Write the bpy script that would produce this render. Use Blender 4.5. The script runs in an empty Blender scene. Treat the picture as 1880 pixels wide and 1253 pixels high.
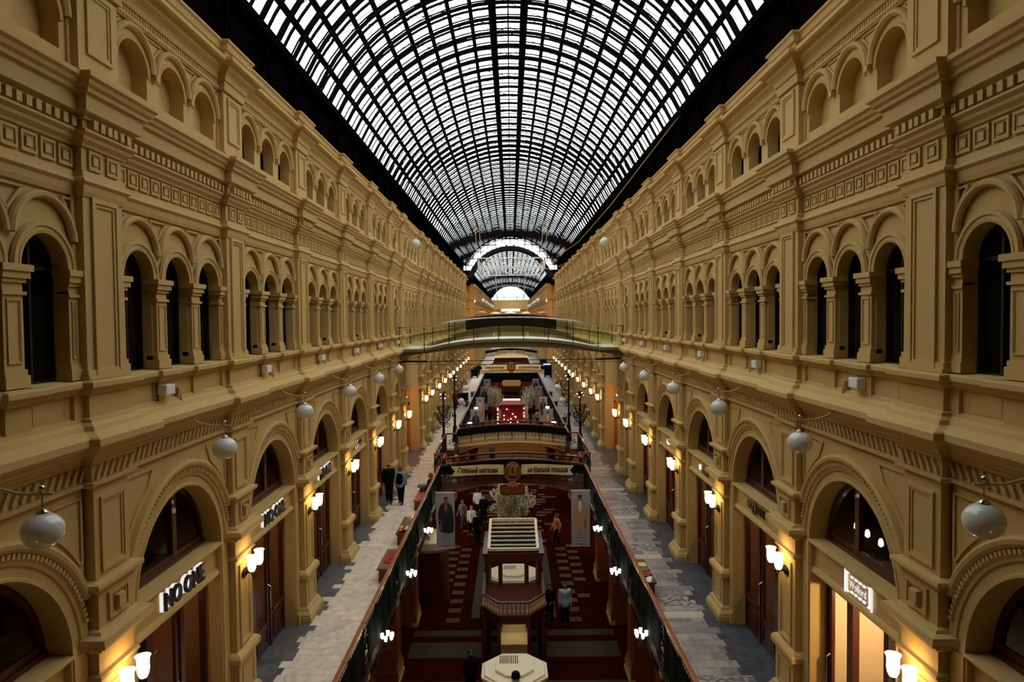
import bpy, bmesh, math, random
from mathutils import Vector, Matrix
random.seed(7)
PI = math.pi
SC = bpy.context.scene
COL = SC.collection
E = 12.3                      # eye height above the ground floor; walkway lies 8 m below the eye
XW = 5.70                     # shop walls stand at |x| = XW, pilaster faces .13 m in front
B = 4.5                       # bay pitch

# ------------------------------------------------------------------ camera
cam_d = bpy.data.cameras.new('camera'); cam = bpy.data.objects.new('camera', cam_d); COL.objects.link(cam)
cam_d.sensor_width = 36; cam_d.lens = 1253/1880*36; cam_d.clip_end = 600; cam_d.clip_start = .05
tilt, yaw, roll = .0324, .0016, .0097
fw = Vector((math.sin(yaw)*math.cos(tilt), math.cos(yaw)*math.cos(tilt), -math.sin(tilt)))
rt = Vector((math.cos(yaw), -math.sin(yaw), 0)); up = rt.cross(fw)
r2 = rt*math.cos(roll)-up*math.sin(roll); u2 = rt*math.sin(roll)+up*math.cos(roll)
M4 = Matrix((r2, u2, -fw)).transposed().to_4x4(); M4.translation = Vector((-.012, 0, E))
cam.matrix_world = M4
SC.camera = cam
# ------------------------------------------------------------------ world + exposure
SC.view_settings.view_transform = 'Standard'; SC.view_settings.look = 'None'
SC.view_settings.exposure = 0.0; SC.view_settings.gamma = 1.0; SC.view_settings.use_curve_mapping = False
W = bpy.data.worlds.new('overcast_sky'); SC.world = W; W.use_nodes = True
bg = W.node_tree.nodes['Background']; bg.inputs[0].default_value = (.93, .98, 1.0, 1); bg.inputs[1].default_value = 3.5
SC.cycles.max_bounces = 6; SC.cycles.diffuse_bounces = 2; SC.cycles.glossy_bounces = 2
SC.cycles.transmission_bounces = 2; SC.cycles.transparent_max_bounces = 10
SC.cycles.caustics_reflective = False; SC.cycles.caustics_refractive = False
SC.cycles.sample_clamp_indirect = 4.0

# ------------------------------------------------------------------ materials
MATS = {}
def mat(name, col, rough=.6, metal=0, emit=None, es=0, noise=None, spec=.5, bump=0, scale=6, coat=0):
    m = bpy.data.materials.new(name); m.use_nodes = True; nt = m.node_tree; b = nt.nodes['Principled BSDF']
    b.inputs['Base Color'].default_value = (*col, 1); b.inputs['Roughness'].default_value = rough
    b.inputs['Metallic'].default_value = metal; b.inputs['Specular IOR Level'].default_value = spec
    if coat: b.inputs['Coat Weight'].default_value = coat
    if emit: b.inputs['Emission Color'].default_value = (*emit, 1); b.inputs['Emission Strength'].default_value = es
    if noise or bump:
        tc = nt.nodes.new('ShaderNodeTexCoord'); n = nt.nodes.new('ShaderNodeTexNoise')
        n.inputs['Scale'].default_value = scale; n.inputs['Detail'].default_value = 4
        nt.links.new(tc.outputs['Object'], n.inputs['Vector'])
        if noise:
            r = nt.nodes.new('ShaderNodeMix'); r.data_type = 'RGBA'
            r.inputs[6].default_value = (*col, 1); r.inputs[7].default_value = (*noise, 1)
            nt.links.new(n.outputs['Fac'], r.inputs[0]); nt.links.new(r.outputs[2], b.inputs['Base Color'])
        if bump:
            bp = nt.nodes.new('ShaderNodeBump'); bp.inputs['Strength'].default_value = bump; bp.inputs['Distance'].default_value = .02
            nt.links.new(n.outputs['Fac'], bp.inputs['Height']); nt.links.new(bp.outputs['Normal'], b.inputs['Normal'])
    MATS[name] = m; return m
def glass(name, tint=(1, 1, 1), gloss=.06, rough=.02):
    m = bpy.data.materials.new(name); m.use_nodes = True; nt = m.node_tree
    for n in list(nt.nodes):
        if n.type != 'OUTPUT_MATERIAL': nt.nodes.remove(n)
    out = nt.nodes['Material Output']
    t = nt.nodes.new('ShaderNodeBsdfTransparent'); t.inputs[0].default_value = (*tint, 1)
    g = nt.nodes.new('ShaderNodeBsdfGlossy'); g.inputs['Roughness'].default_value = rough
    mx = nt.nodes.new('ShaderNodeMixShader'); mx.inputs[0].default_value = gloss
    nt.links.new(t.outputs[0], mx.inputs[1]); nt.links.new(g.outputs[0], mx.inputs[2]); nt.links.new(mx.outputs[0], out.inputs[0])
    MATS[name] = m; return m
PL = mat('ochre_plaster', (.62, .415, .152), .75, noise=(.56, .365, .125), bump=.15, scale=9, spec=.25)
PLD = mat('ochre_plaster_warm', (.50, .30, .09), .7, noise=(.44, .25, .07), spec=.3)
ORW = mat('orange_plaster', (.52, .24, .06), .75, noise=(.45, .2, .05), spec=.2)
REDW = mat('red_passage_plaster', (.30, .055, .012), .7, noise=(.22, .035, .01), spec=.2)
PIER = mat('red_brown_pier', (.24, .065, .013), .5, noise=(.17, .04, .008), spec=.3)
DGL = mat('dark_window_glass', (.004, .009, .007), .08, noise=(.003, .004, .004), spec=.35)
DFR = mat('dark_window_frame', (.008, .006, .005), .5)
ROOM = mat('unlit_room', (.01, .007, .006), .9)
MAH = mat('mahogany_wood', (.085, .014, .005), .38, noise=(.045, .007, .003), scale=3, coat=.2)
RAILW = mat('polished_copper_brown_rail', (.32, .09, .022), .28, noise=(.22, .055, .015), coat=.3)
DRW = mat('dark_red_wood', (.10, .014, .005), .35, noise=(.06, .008, .003), scale=4, coat=.2)
IRON = mat('black_wrought_iron', (.004, .0035, .0035), .55, spec=.2)
GREEN = mat('dark_green_cloth', (.003, .009, .004), .95, noise=(.002, .005, .003), spec=.05)
STEEL = mat('dark_roof_steel', (.010, .007, .007), .8, noise=(.006, .004, .004), spec=.0)
RUST = mat('rusty_dark_plate', (.007, .004, .003), .95, noise=(.003, .002, .002), scale=1.2, spec=0)
CREAM = mat('cream_paint', (.78, .62, .33), .5, noise=(.72, .56, .28))
CREAML = mat('pale_cream_panel', (.85, .72, .45), .4)
WHITEM = mat('white_metal', (.85, .83, .74), .5)
GLOBE = mat('opal_globe_glass', (.70, .67, .58), .16, noise=(.68, .66, .6), scale=2, coat=.6)
CHROME = mat('polished_metal', (.5, .48, .45), .15, metal=1)
TUBE = mat('cream_painted_tube', (.46, .34, .14), .5)
LAMP = mat('lit_tulip_glass', (.9, .8, .6), .4, emit=(1, .82, .50), es=2.0)
LAMPF = mat('lit_white_bulb', (.9, .9, .9), .4, emit=(1, .93, .8), es=14)
BLUEL = mat('blue_screen_light', (.1, .3, .8), .4, emit=(.15, .4, 1), es=3)
PURL = mat('violet_fairy_light', (.3, .2, .9), .4, emit=(.35, .2, 1), es=6)
SHINE = mat('backlit_sign_white', (.9, .9, .9), .5, emit=(.95, .97, 1), es=.7)
BLACKL = mat('black_sign_letter', (.012, .01, .01), .4)
CEILL = mat('shop_ceiling_light', (.9, .8, .6), .4, emit=(1, .78, .42), es=7)
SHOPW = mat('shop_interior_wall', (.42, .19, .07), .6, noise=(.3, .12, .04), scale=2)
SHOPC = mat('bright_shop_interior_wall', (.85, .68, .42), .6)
SHOPF = mat('shop_interior_floor', (.2, .1, .05), .4)
GL = glass('clear_glass', (.96, .98, .96), .05)
RGL = glass('skylight_glass', (.93, .95, .95), .04, .1)
BGL = glass('green_tinted_bridge_glass', (.93, .97, .90), .08)
RED = mat('red_cloth', (.30, .01, .006), .7)
ORG = mat('orange_fabric', (.75, .22, .04), .8)
ORGP = mat('pale_orange_fabric', (.85, .5, .2), .8)
SKIN = mat('skin', (.45, .22, .12), .5)
HAIRB = mat('dark_brown_hair', (.02, .010, .006), .6)
HAIRR = mat('auburn_hair', (.22, .06, .02), .6)
BLK = mat('black_fabric', (.005, .005, .006), .9, spec=.1)
NAVY = mat('navy_fabric', (.010, .016, .030), .85)
BLUE = mat('pale_blue_denim', (.16, .34, .50), .8)
MINT = mat('white_and_mint_nylon', (.36, .44, .38), .6)
GREY = mat('grey_fabric', (.12, .11, .10), .85, spec=.1)
WHT = mat('white_fabric', (.75, .72, .66), .8)
BEIGE = mat('beige_fabric', (.55, .36, .2), .8)
POST_G = mat('poster_grey_paper', (.36, .33, .36), .6)
POST_B = mat('poster_beige_print', (.48, .26, .13), .6)
POST_K = mat('poster_black_print', (.010, .008, .009), .6)
POST_S = mat('poster_skin_print', (.26, .08, .04), .6)
TEXT = mat('brown_ink', (.05, .012, .004), .6)
BLOS = mat('cream_blossom', (.93, .86, .60), .8)
GOLD = mat('old_gold_relief', (.36, .17, .05), .5)
LEAF = mat('olive_leaf', (.16, .15, .03), .8)
BARK = mat('dark_bark', (.06, .035, .02), .9)

def floor_mat(name, c1, c2, cm, cdark, bw, bh, dark_edge, band=None):
    m = bpy.data.materials.new(name); m.use_nodes = True; nt = m.node_tree; L = nt.links.new; N = nt.nodes.new
    b = nt.nodes['Principled BSDF']; b.inputs['Roughness'].default_value = .32; b.inputs['Specular IOR Level'].default_value = .45
    tc = N('ShaderNodeTexCoord'); br = N('ShaderNodeTexBrick'); L(tc.outputs['Object'], br.inputs['Vector'])
    br.inputs['Color1'].default_value = (*c1, 1); br.inputs['Color2'].default_value = (*c2, 1); br.inputs['Mortar'].default_value = (*cm, 1)
    br.inputs['Scale'].default_value = 1; br.inputs['Mortar Size'].default_value = .006; br.inputs['Bias'].default_value = -.1
    br.inputs['Brick Width'].default_value = bw; br.inputs['Row Height'].default_value = bh
    ns = N('ShaderNodeTexNoise'); ns.inputs['Scale'].default_value = 2.2; ns.inputs['Detail'].default_value = 8; ns.inputs['Distortion'].default_value = 1.5
    L(tc.outputs['Object'], ns.inputs['Vector'])
    mx = N('ShaderNodeMix'); mx.data_type = 'RGBA'; mx.blend_type = 'MULTIPLY'; mx.inputs[0].default_value = .6
    cr = N('ShaderNodeValToRGB'); cr.color_ramp.elements[0].position = .32; cr.color_ramp.elements[0].color = (.55, .55, .56, 1)
    cr.color_ramp.elements[1].position = .62; cr.color_ramp.elements[1].color = (1.1, 1.08, 1.05, 1)
    L(ns.outputs['Fac'], cr.inputs[0]); L(br.outputs['Color'], mx.inputs[6]); L(cr.outputs[0], mx.inputs[7])
    # stepped dark border tiles along the shop wall
    sp = N('ShaderNodeSeparateXYZ'); L(tc.outputs['Object'], sp.inputs[0])
    def mth(op, a, c=None):
        n = N('ShaderNodeMath'); n.operation = op
        for i, v in enumerate((a, c)):
            if v is None: continue
            if isinstance(v, (int, float)): n.inputs[i].default_value = v
            else: L(v, n.inputs[i])
        return n.outputs[0]
    ax = mth('ABSOLUTE', sp.outputs['X'])
    iy = mth('FLOOR', mth('DIVIDE', sp.outputs['Y'], bh))
    wn = N('ShaderNodeTexWhiteNoise'); wn.noise_dimensions = '1D'; L(iy, wn.inputs['W'])
    thr = mth('ADD', mth('MULTIPLY', wn.outputs['Value'], .38), dark_edge)
    fac = mth('GREATER_THAN', ax, thr)
    m2 = N('ShaderNodeMix'); m2.data_type = 'RGBA'; L(fac, m2.inputs[0]); L(mx.outputs[2], m2.inputs[6])
    m3 = N('ShaderNodeMix'); m3.data_type = 'RGBA'; m3.blend_type = 'MULTIPLY'; m3.inputs[0].default_value = 1
    m3.inputs[6].default_value = (*cdark, 1); L(cr.outputs[0], m3.inputs[7]); L(m3.outputs[2], m2.inputs[7])
    last = m2.outputs[2]
    if band:
        # pale and swirly grey cross bands laid in every bay
        ph = mth('FRACT', mth('DIVIDE', mth('ADD', sp.outputs['Y'], -17.9), 4.5))
        f1 = mth('MULTIPLY', mth('LESS_THAN', ph, band[0]), .8)
        m4 = N('ShaderNodeMix'); m4.data_type = 'RGBA'; L(mth('MULTIPLY', f1, mth('SUBTRACT', 1, fac)), m4.inputs[0]); L(last, m4.inputs[6])
        m4.inputs[7].default_value = (.60, .50, .40, 1)
        f2 = mth('MULTIPLY', mth('GREATER_THAN', ph, band[1]), mth('LESS_THAN', ph, band[2]))
        m5 = N('ShaderNodeMix'); m5.data_type = 'RGBA'; L(mth('MULTIPLY', f2, mth('SUBTRACT', 1, fac)), m5.inputs[0]); L(m4.outputs[2], m5.inputs[6])
        n2 = N('ShaderNodeTexNoise'); n2.inputs['Scale'].default_value = 1.6; n2.inputs['Distortion'].default_value = 5; n2.inputs['Detail'].default_value = 3
        L(tc.outputs['Object'], n2.inputs['Vector'])
        c2r = N('ShaderNodeValToRGB'); c2r.color_ramp.elements[0].position = .42; c2r.color_ramp.elements[0].color = (.10, .10, .11, 1)
        c2r.color_ramp.elements[1].position = .6; c2r.color_ramp.elements[1].color = (.42, .40, .38, 1)
        L(n2.outputs['Fac'], c2r.inputs[0]); L(c2r.outputs[0], m5.inputs[7])
        last = m5.outputs[2]
    L(last, b.inputs['Base Color']); MATS[name] = m; return m
FLL = floor_mat('beige_marble_tiles', (.84, .73, .58), (.74, .65, .52), (.55, .47, .37), (.14, .14, .14), .62, .31, 5.15)
FLR = floor_mat('grey_marble_tiles', (.20, .205, .215), (.44, .40, .35), (.10, .10, .10), (.075, .085, .10), .55, .34, 4.95, (.09, .17, .33))

# ------------------------------------------------------------------ mesh helper
class MB:
    def __init__(s): s.v = []; s.f = []
    def add(s, vs, fs):
        n = len(s.v); s.v += [tuple(p) for p in vs]; s.f += [tuple(i+n for i in f) for f in fs]
    def box(s, a, b):
        x0, y0, z0 = a; x1, y1, z1 = b
        s.add([(x0,y0,z0),(x1,y0,z0),(x1,y1,z0),(x0,y1,z0),(x0,y0,z1),(x1,y0,z1),(x1,y1,z1),(x0,y1,z1)],
              [(0,3,2,1),(4,5,6,7),(0,1,5,4),(1,2,6,5),(2,3,7,6),(3,0,4,7)])
    def cbox(s, c, d): s.box([c[i]-d[i]/2 for i in range(3)], [c[i]+d[i]/2 for i in range(3)])
    def bar(s, p, q, w, h=None, upv=(0, 0, 1)):
        p = Vector(p); q = Vector(q); d = (q-p)
        if d.length < 1e-6: return
        d.normalize(); u = Vector(upv)
        if abs(d.dot(u)) > .98: u = Vector((1, 0, 0))
        a = d.cross(u).normalized(); b = a.cross(d); h = h or w
        a *= w/2; b *= h/2
        vs = [p-a-b, p+a-b, p+a+b, p-a+b, q-a-b, q+a-b, q+a+b, q-a+b]
        s.add(vs, [(0,3,2,1),(4,5,6,7),(0,1,5,4),(1,2,6,5),(2,3,7,6),(3,0,4,7)])
    def tube(s, pts, r, n=6, closed=False):
        pts = [Vector(p) for p in pts]; m = len(pts)
        rs = r if isinstance(r, (list, tuple)) else [r]*m
        prev = None; base = len(s.v)
        for i, p in enumerate(pts):
            a = pts[i-1] if (i > 0 or closed) else p; b = pts[(i+1) % m] if (i < m-1 or closed) else p
            t = (b-a).normalized() if (b-a).length > 1e-9 else Vector((0, 0, 1))
            if prev is None:
                u = Vector((0, 0, 1)) if abs(t.z) < .9 else Vector((1, 0, 0)); u = (u-t*u.dot(t)).normalized()
            else:
                u = prev-t*prev.dot(t); u = u.normalized() if u.length > 1e-6 else prev
            prev = u; w = t.cross(u)
            for k in range(n):
                a_ = 2*PI*k/n; s.v.append(tuple(p+(u*math.cos(a_)+w*math.sin(a_))*rs[i]))
        for i in range(m if closed else m-1):
            j = (i+1) % m
            for k in range(n):
                l = (k+1) % n; s.f.append((base+i*n+k, base+i*n+l, base+j*n+l, base+j*n+k))
        if not closed:
            s.f.append(tuple(base+k for k in range(n))[::-1]); s.f.append(tuple(base+(m-1)*n+k for k in range(n)))
    def lathe(s, prof, c=(0, 0, 0), n=16, sx=1, sy=1, a0=0):
        base = len(s.v)
        for r, z in prof:
            for k in range(n):
                a = a0+2*PI*k/n; s.v.append((c[0]+r*math.cos(a)*sx, c[1]+r*math.sin(a)*sy, c[2]+z))
        for i in range(len(prof)-1):
            for k in range(n):
                l = (k+1) % n; s.f.append((base+i*n+k, base+i*n+l, base+(i+1)*n+l, base+(i+1)*n+k))
        s.f.append(tuple(base+k for k in range(n))[::-1]); s.f.append(tuple(base+(len(prof)-1)*n+k for k in range(n)))
    def ball(s, c, r, n=12, m=8, sz=(1, 1, 1)):
        prof = [(max(1e-4, r*math.sin(PI*i/m)), -r*math.cos(PI*i/m)*sz[2]) for i in range(m+1)]
        s.lathe(prof, c, n, sz[0], sz[1])
    def prism(s, poly, thick, M=None):
        """poly in local xy, extruded along +z"""
        n = len(poly); vs = [(x, y, 0) for x, y in poly]+[(x, y, thick) for x, y in poly]
        if M is not None: vs = [M @ Vector(v) for v in vs]
        s.add(vs, [tuple(range(n))[::-1], tuple(range(n, 2*n))]+[(i, (i+1) % n, n+(i+1) % n, n+i) for i in range(n)])
    def sweep(s, path, prof, caps=False):
        """path: plan points (u, d) with +d outward; prof: (h, p) top to bottom; mitred at corners"""
        n = len(path); cols = []
        def nrm(a, b):
            t = Vector((b[0]-a[0], b[1]-a[1])).normalized(); return Vector((-t.y, t.x))
        for i, P in enumerate(path):
            n1 = nrm(path[i-1], P) if i > 0 else None; n2 = nrm(P, path[i+1]) if i < n-1 else None
            if n1 is None: m = n2
            elif n2 is None: m = n1
            else: m = (n1+n2)/(1+n1.dot(n2))
            cols.append([(P[1]+m.y*p, P[0]+m.x*p, h) for h, p in prof])
        base = len(s.v); k = len(prof)
        for c in cols: s.v += c
        for i in range(n-1):
            for j in range(k-1):
                s.f.append((base+i*k+j, base+(i+1)*k+j, base+(i+1)*k+j+1, base+i*k+j+1))
        if caps:
            s.f.append(tuple(base+j for j in range(k))); s.f.append(tuple(base+(n-1)*k+j for j in range(k))[::-1])
    def arcring(s, uc, hc, prof, a0=0, a1=PI, n=24):
        """moulding swept on an arc in the wall plane; prof: (radius, d)"""
        base = len(s.v); k = len(prof)
        for i in range(n+1):
            a = a0+(a1-a0)*i/n
            for r, d in prof: s.v.append((d, uc+r*math.cos(a), hc+r*math.sin(a)))
        for i in range(n):
            for j in range(k-1):
                s.f.append((base+i*k+j, base+(i+1)*k+j, base+(i+1)*k+j+1, base+i*k+j+1))
        s.f.append(tuple(base+j for j in range(k))); s.f.append(tuple(base+n*k+j for j in range(k))[::-1])
    def archcell(s, u0, u1, h0, h1, uc, R, hs, hb, d0, d1, n=20):
        """wall cell u0..u1 x h0..h1 pierced by an arched opening; reveal from d0 back to d1"""
        arc = [(uc+R*math.cos(PI-PI*i/n), hs+R*math.sin(PI*i/n)) for i in range(n+1)]
        L = [(uc-R, hb)]+arc+[(uc+R, hb)]
        q = lambda a, b, c, d: s.add([(d0, *a), (d0, *b), (d0, *c), (d0, *d)], [(0, 1, 2, 3)])
        if uc-R > u0+1e-4: q((u0, h0), (uc-R, h0), (uc-R, h1), (u0, h1))
        if uc+R < u1-1e-4: q((uc+R, h0), (u1, h0), (u1, h1), (uc+R, h1))
        for i in range(n): q(arc[i], arc[i+1], (arc[i+1][0], h1), (arc[i][0], h1))
        if hb > h0+1e-4: q((uc-R, h0), (uc+R, h0), (uc+R, hb), (uc-R, hb))
        LL = L+([L[0]] if hb > h0+1e-3 else [])
        for i in range(len(LL)-1):
            a, b = LL[i], LL[i+1]
            s.add([(d0, *a), (d0, *b), (d1, *b), (d1, *a)], [(0, 1, 2, 3)])
    def frame(s, u0, u1, h0, h1, w, d0, d1):
        """raised rectangular moulding on a wall"""
        for r in ((u0, u1, h0, h0+w), (u0, u1, h1-w, h1), (u0, u0+w, h0+w, h1-w), (u1-w, u1, h0+w, h1-w)):
            s.box((d0, r[0], r[2]), (d1, r[1], r[3]))
    def panel(s, u0, u1, h0, h1, d, depth=.03, w=.05):
        """double framed panel"""
        s.frame(u0, u1, h0, h1, w*.55, d, d+depth)
        s.frame(u0+w*.55, u1-w*.55, h0+w*.55, h1-w*.55, w*.45, d, d+depth*.5)
    def build(s, name, m, parent=None, loc=None, smooth=False):
        me = bpy.data.meshes.new(name); me.from_pydata(s.v, [], s.f)
        me.materials.append(m if not isinstance(m, str) else MATS[m])
        if smooth:
            me.polygons.foreach_set('use_smooth', [True]*len(me.polygons))
        me.update()
        o = bpy.data.objects.new(name, me); COL.objects.link(o)
        if parent: o.parent = parent
        if loc: o.location = loc
        return o
def bevel(o, w=.01, seg=2):
    md = o.modifiers.new('b', 'BEVEL'); md.width = w; md.segments = seg; md.limit_method = 'ANGLE'; return o
def tag(o, label=None, cat=None, group=None, kind=None):
    if label: o['label'] = label
    if cat: o['category'] = cat
    if group: o['group'] = group
    if kind: o['kind'] = kind
    return o
def empty(name, loc=(0, 0, 0), rz=0, parent=None, sx=1):
    o = bpy.data.objects.new(name, None); COL.objects.link(o); o.location = loc; o.rotation_euler = (0, 0, rz)
    o.scale = (sx, 1, 1); o.empty_display_size = .2
    if parent: o.parent = parent
    return o
KIDS = {}
def kids(o): return [c for c in bpy.data.objects if c.parent == o]
def copy_tree(o, parent=None, cache={}):
    if o.name not in cache: cache[o.name] = kids(o)
    c = o.copy(); COL.objects.link(c); c.parent = parent
    for ch in cache[o.name]: copy_tree(ch, c)
    return c
def light(kind, loc, energy, col=(1, .8, .5), size=.1, rot=None, sy=None, name='lamp_light', parent=None):
    l = bpy.data.lights.new(name, kind); l.energy = energy; l.color = col
    if kind == 'AREA':
        l.size = size
        if sy: l.shape = 'RECTANGLE'; l.size_y = sy
    else: l.shadow_soft_size = size
    o = bpy.data.objects.new(name, l); COL.objects.link(o); o.location = loc
    if rot: o.rotation_euler = rot
    if parent: o.parent = parent
    return o
ORD = ['nearest', 'second', 'third', 'fourth', 'fifth', 'sixth', 'seventh', 'eighth', 'ninth', 'tenth', 'eleventh', 'twelfth',
       'thirteenth', 'fourteenth', 'fifteenth', 'sixteenth', 'seventeenth', 'eighteenth', 'nineteenth', 'twentieth', 'twenty-first', 'twenty-second']

# ------------------------------------------------------------------ facade bay (local: x = d outward, y = u from pilaster centre, z = height above eye)
HW = .45; S = .13
def path(Bw, s=S, e=.0):
    return [(0, s+e), (HW+e, s+e), (HW+e, e), (Bw-HW-e, e), (Bw-HW-e, s+e), (Bw, s+e)]
P_CORN3 = [(5.41, -.4), (5.41, .22), (5.37, .22), (5.34, .18), (5.24, .16), (5.22, .10), (5.10, .10), (5.06, .12), (5.03, .34), (4.96, .34),
           (4.93, .30), (4.90, .22), (4.86, .20), (4.80, .13), (4.76, .10), (4.68, .08), (4.67, .05), (4.50, .05), (4.49, .02)]
P_MOLD3 = [(4.58, .0), (4.58, .07), (4.54, .07), (4.50, .03), (4.49, 0)]
P_MAIN = [(3.24, -.12), (3.15, .36), (3.14, .38), (3.08, .38), (3.05, .34), (3.00, .32), (2.97, .28), (2.92, .27), (2.90, .22), (2.70, .21),
          (2.69, .17), (2.66, .12), (2.63, .12), (2.62, .08), (2.50, .08), (2.49, .16), (2.46, .16), (2.42, .11), (2.38, .10), (2.33, .05), (2.30, .04), (2.29, 0)]
P_ARCHI = [(1.99, 0), (1.98, .03), (1.90, .04), (1.88, .08), (1.84, .09), (1.80, .05), (1.72, .04), (1.66, .02), (1.65, 0)]
P_SILL = [(-.735, -.40), (-.76, .16), (-.78, .17), (-.84, .17), (-.86, .13), (-.90, .10), (-.94, .06), (-.95, .02)]
P_SLOPE = [(-1.24, .02), (-1.26, .07), (-1.30, .08), (-1.34, .15), (-1.40, .17), (-1.46, .33), (-1.48, .35), (-1.57, .35), (-1.58, .31), (-1.62, .28), (-1.64, .24),
           (-1.70, .22), (-1.72, .16), (-1.78, .14), (-1.80, .08), (-1.86, .07), (-1.87, .03), (-2.10, .03), (-2.11, .08), (-2.15, .08), (-2.18, .03), (-2.19, 0)]

def ledge(mb, u0, u1, prof, d):
    """short moulding wrapping a block standing proud of the wall"""
    mb.sweep([(u0, -.3), (u0, d), (u1, d), (u1, -.3)], prof)

def pier2(mb, uc, w, d):
    """pier between the middle-storey windows"""
    h = w/2
    mb.box((-.12, uc-h, -.74), (d, uc+h, .40))
    mb.box((-.12, uc-h-.035, -.74), (d+.04, uc+h+.035, -.60)); mb.box((-.12, uc-h-.02, -.60), (d+.02, uc+h+.02, -.53))
    mb.panel(uc-h+.05, uc+h-.05, -.46, .28, d, .018, .03)
    for z0, z1, e in ((.33, .37, .03), (.37, .47, .0), (.47, .52, .03), (.52, .60, .06), (.60, .68, .085)):
        mb.box((-.12, uc-h-e, z0), (d+e, uc+h+e, z1))

def make_bay(Bw, kind='triple', attic='open'):
    """returns dict part name -> mesh"""
    out = {}
    lo, hi, c = HW, Bw-HW, Bw/2
    # ---- wall face with openings
    mb = MB()
    n3 = 3 if kind == 'triple' else (4 if kind == 'quad' else 1)
    pitch = 1.2 if kind != 'quad' else 1.35
    cw = pitch if n3 > 1 else hi-lo
    R = .42
    cs = [c+(i-(n3-1)/2)*pitch for i in range(n3)]
    e0, e1 = cs[0]-cw/2, cs[-1]+cw/2
    for h0, h1 in ((3.15, 4.9), (-.74, 2.3)):
        if e0 > lo+1e-3: mb.box((-.3, lo, h0), (0, e0, h1)); mb.box((-.3, e1, h0), (0, hi, h1))
    for u in cs:
        mb.archcell(u-cw/2, u+cw/2, 3.15, 4.9, u, R, 3.84, 3.48, 0, -.32)
        mb.archcell(u-cw/2, u+cw/2, -.74, 2.3, u, R, .68, -.74, -.02, -.26)
        if attic == 'blind': mb.box((-.34, u-R-.05, 3.4), (-.24, u+R+.05, 4.35))
    mb.add([(0, lo, -.94), (0, hi, -.94), (0, hi, -1.26), (0, lo, -1.26)], [(0, 1, 2, 3)])
    # pedestals below the window piers
    for u in [cs[0]-cw/2]+[u+cw/2 for u in cs]:
        a, b = max(lo, u-.2), min(hi, u+.2)
        mb.box((0, a, -1.3), (.07, b, -.9))
    for u in cs: mb.panel(u-.3, u+.3, -1.22, -.99, 0, .025, .05)
    # lower storey
    if kind in ('triple',):
        mb.archcell(lo, hi, -8, -2.18, c, 1.49, -4.33, -8, .0, -.45, 36)
    elif kind == 'passage':
        pass
    out['wall_face'] = mb
    # ---- horizontal courses
    mb = MB(); p = path(Bw)
    mb.sweep(p, P_CORN3); mb.sweep([(HW, 0), (Bw-HW, 0)], P_MOLD3)
    mb.box((-.02, lo, 4.66), (.045, hi, 4.69))
    n = int((hi-lo)/.075)
    for i in range(n):                                   # fluted band under the attic cornice
        u = lo+(i+.5)*(hi-lo)/n; mb.box((.04, u-.018, 4.52), (.065, u+.018, 4.66))
    for a in (0, Bw-HW):
        for i in range(6): mb.box((S+.04, a+.03+i*.07, 4.70), (S+.065, a+.065+i*.07, 4.85))
    out['attic_cornice'] = mb
    mb = MB(); mb.sweep(p, P_MAIN)
    n = int(round((hi-lo)/.165))
    for i in range(n+1):
        u = lo+.02+(hi-lo-.04)*i/n; mb.box((.06, u-.045, 2.515), (.17, u+.045, 2.635))
    for a in (0, Bw-HW):
        for i in range(3): u = a+.06+.16*i; mb.box((S+.06, u-.045, 2.515), (S+.17, u+.045, 2.635))
    out['main_cornice'] = mb
    mb = MB(); mb.sweep(p, P_ARCHI)
    mb.sweep(p, [(2.30, 0), (1.99, 0)])
    n = int(round((hi-lo)/.33))
    def sq(u, d):
        mb.frame(u-.135, u+.135, 2.02, 2.27, .035, d, d+.035); mb.frame(u-.10, u+.10, 2.055, 2.235, .022, d, d+.018)
        mb.box((d, u-.05, 2.09), (d+.035, u+.05, 2.2))
    for i in range(n): sq(lo+(i+.5)*(hi-lo)/n, 0)
    for u in (.2, Bw-.2): sq(u, S)
    out['frieze'] = mb
    mb = MB(); mb.sweep(p, P_SILL); mb.sweep(p, [(-.94, .02), (-1.26, .02)]); 
    mb.sweep(p, P_SLOPE)
    n = int(round((hi-lo)/.15))
    def leafs(a, b, n, d):
        for i in range(n):
            u = a+(i+.5)*(b-a)/n; mb.bar((d, u+.05, -1.90), (d, u-.05, -2.07), .045, .05, (1, 0, 0))
    leafs(lo, hi, n, .045); leafs(0, HW, 3, S+.045); leafs(Bw-HW, Bw, 3, S+.045)
    for u in cs:
        if u == cs[-1]: break
        mb.sweep([(u+cw/2-.2, 0), (u+cw/2-.2, .07), (u+cw/2+.2, .07), (u+cw/2+.2, 0)], [(h, q) for h, q in P_SILL])
    out['sill_course'] = mb
    # ---- window arcade: piers, arch rings, label mouldings, spandrel triangles
    mb = MB()
    if n3 > 1:
        for i, u in enumerate(cs[:-1]): pier2(mb, u+cw/2, .32, .05)
        pier2(mb, cs[0]-cw/2+.097, .182, .03); pier2(mb, cs[-1]+cw/2-.097, .182, .03)
    else:
        pier2(mb, c-R-.17, .24, .03); pier2(mb, c+R+.17, .24, .03)
    for u in cs:
        mb.arcring(u, .68, [(.42, -.02), (.42, .035), (.46, .045), (.47, .03), (.50, .03), (.51, .05), (.55, .05), (.56, 0)])
        mb.arcring(u, 1.02, [(.50, 0), (.505, .05), (.53, .075), (.57, .08), (.592, .05), (.597, 0)], .06, PI-.06)
        mb.arcring(u, 3.84, [(.42, -.03), (.42, .03), (.46, .04), (.48, 0)])
        mb.arcring(u, 3.92, [(.49, 0), (.495, .05), (.53, .085), (.57, .085), (.592, .05), (.597, 0)], .02, PI-.02)
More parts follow.
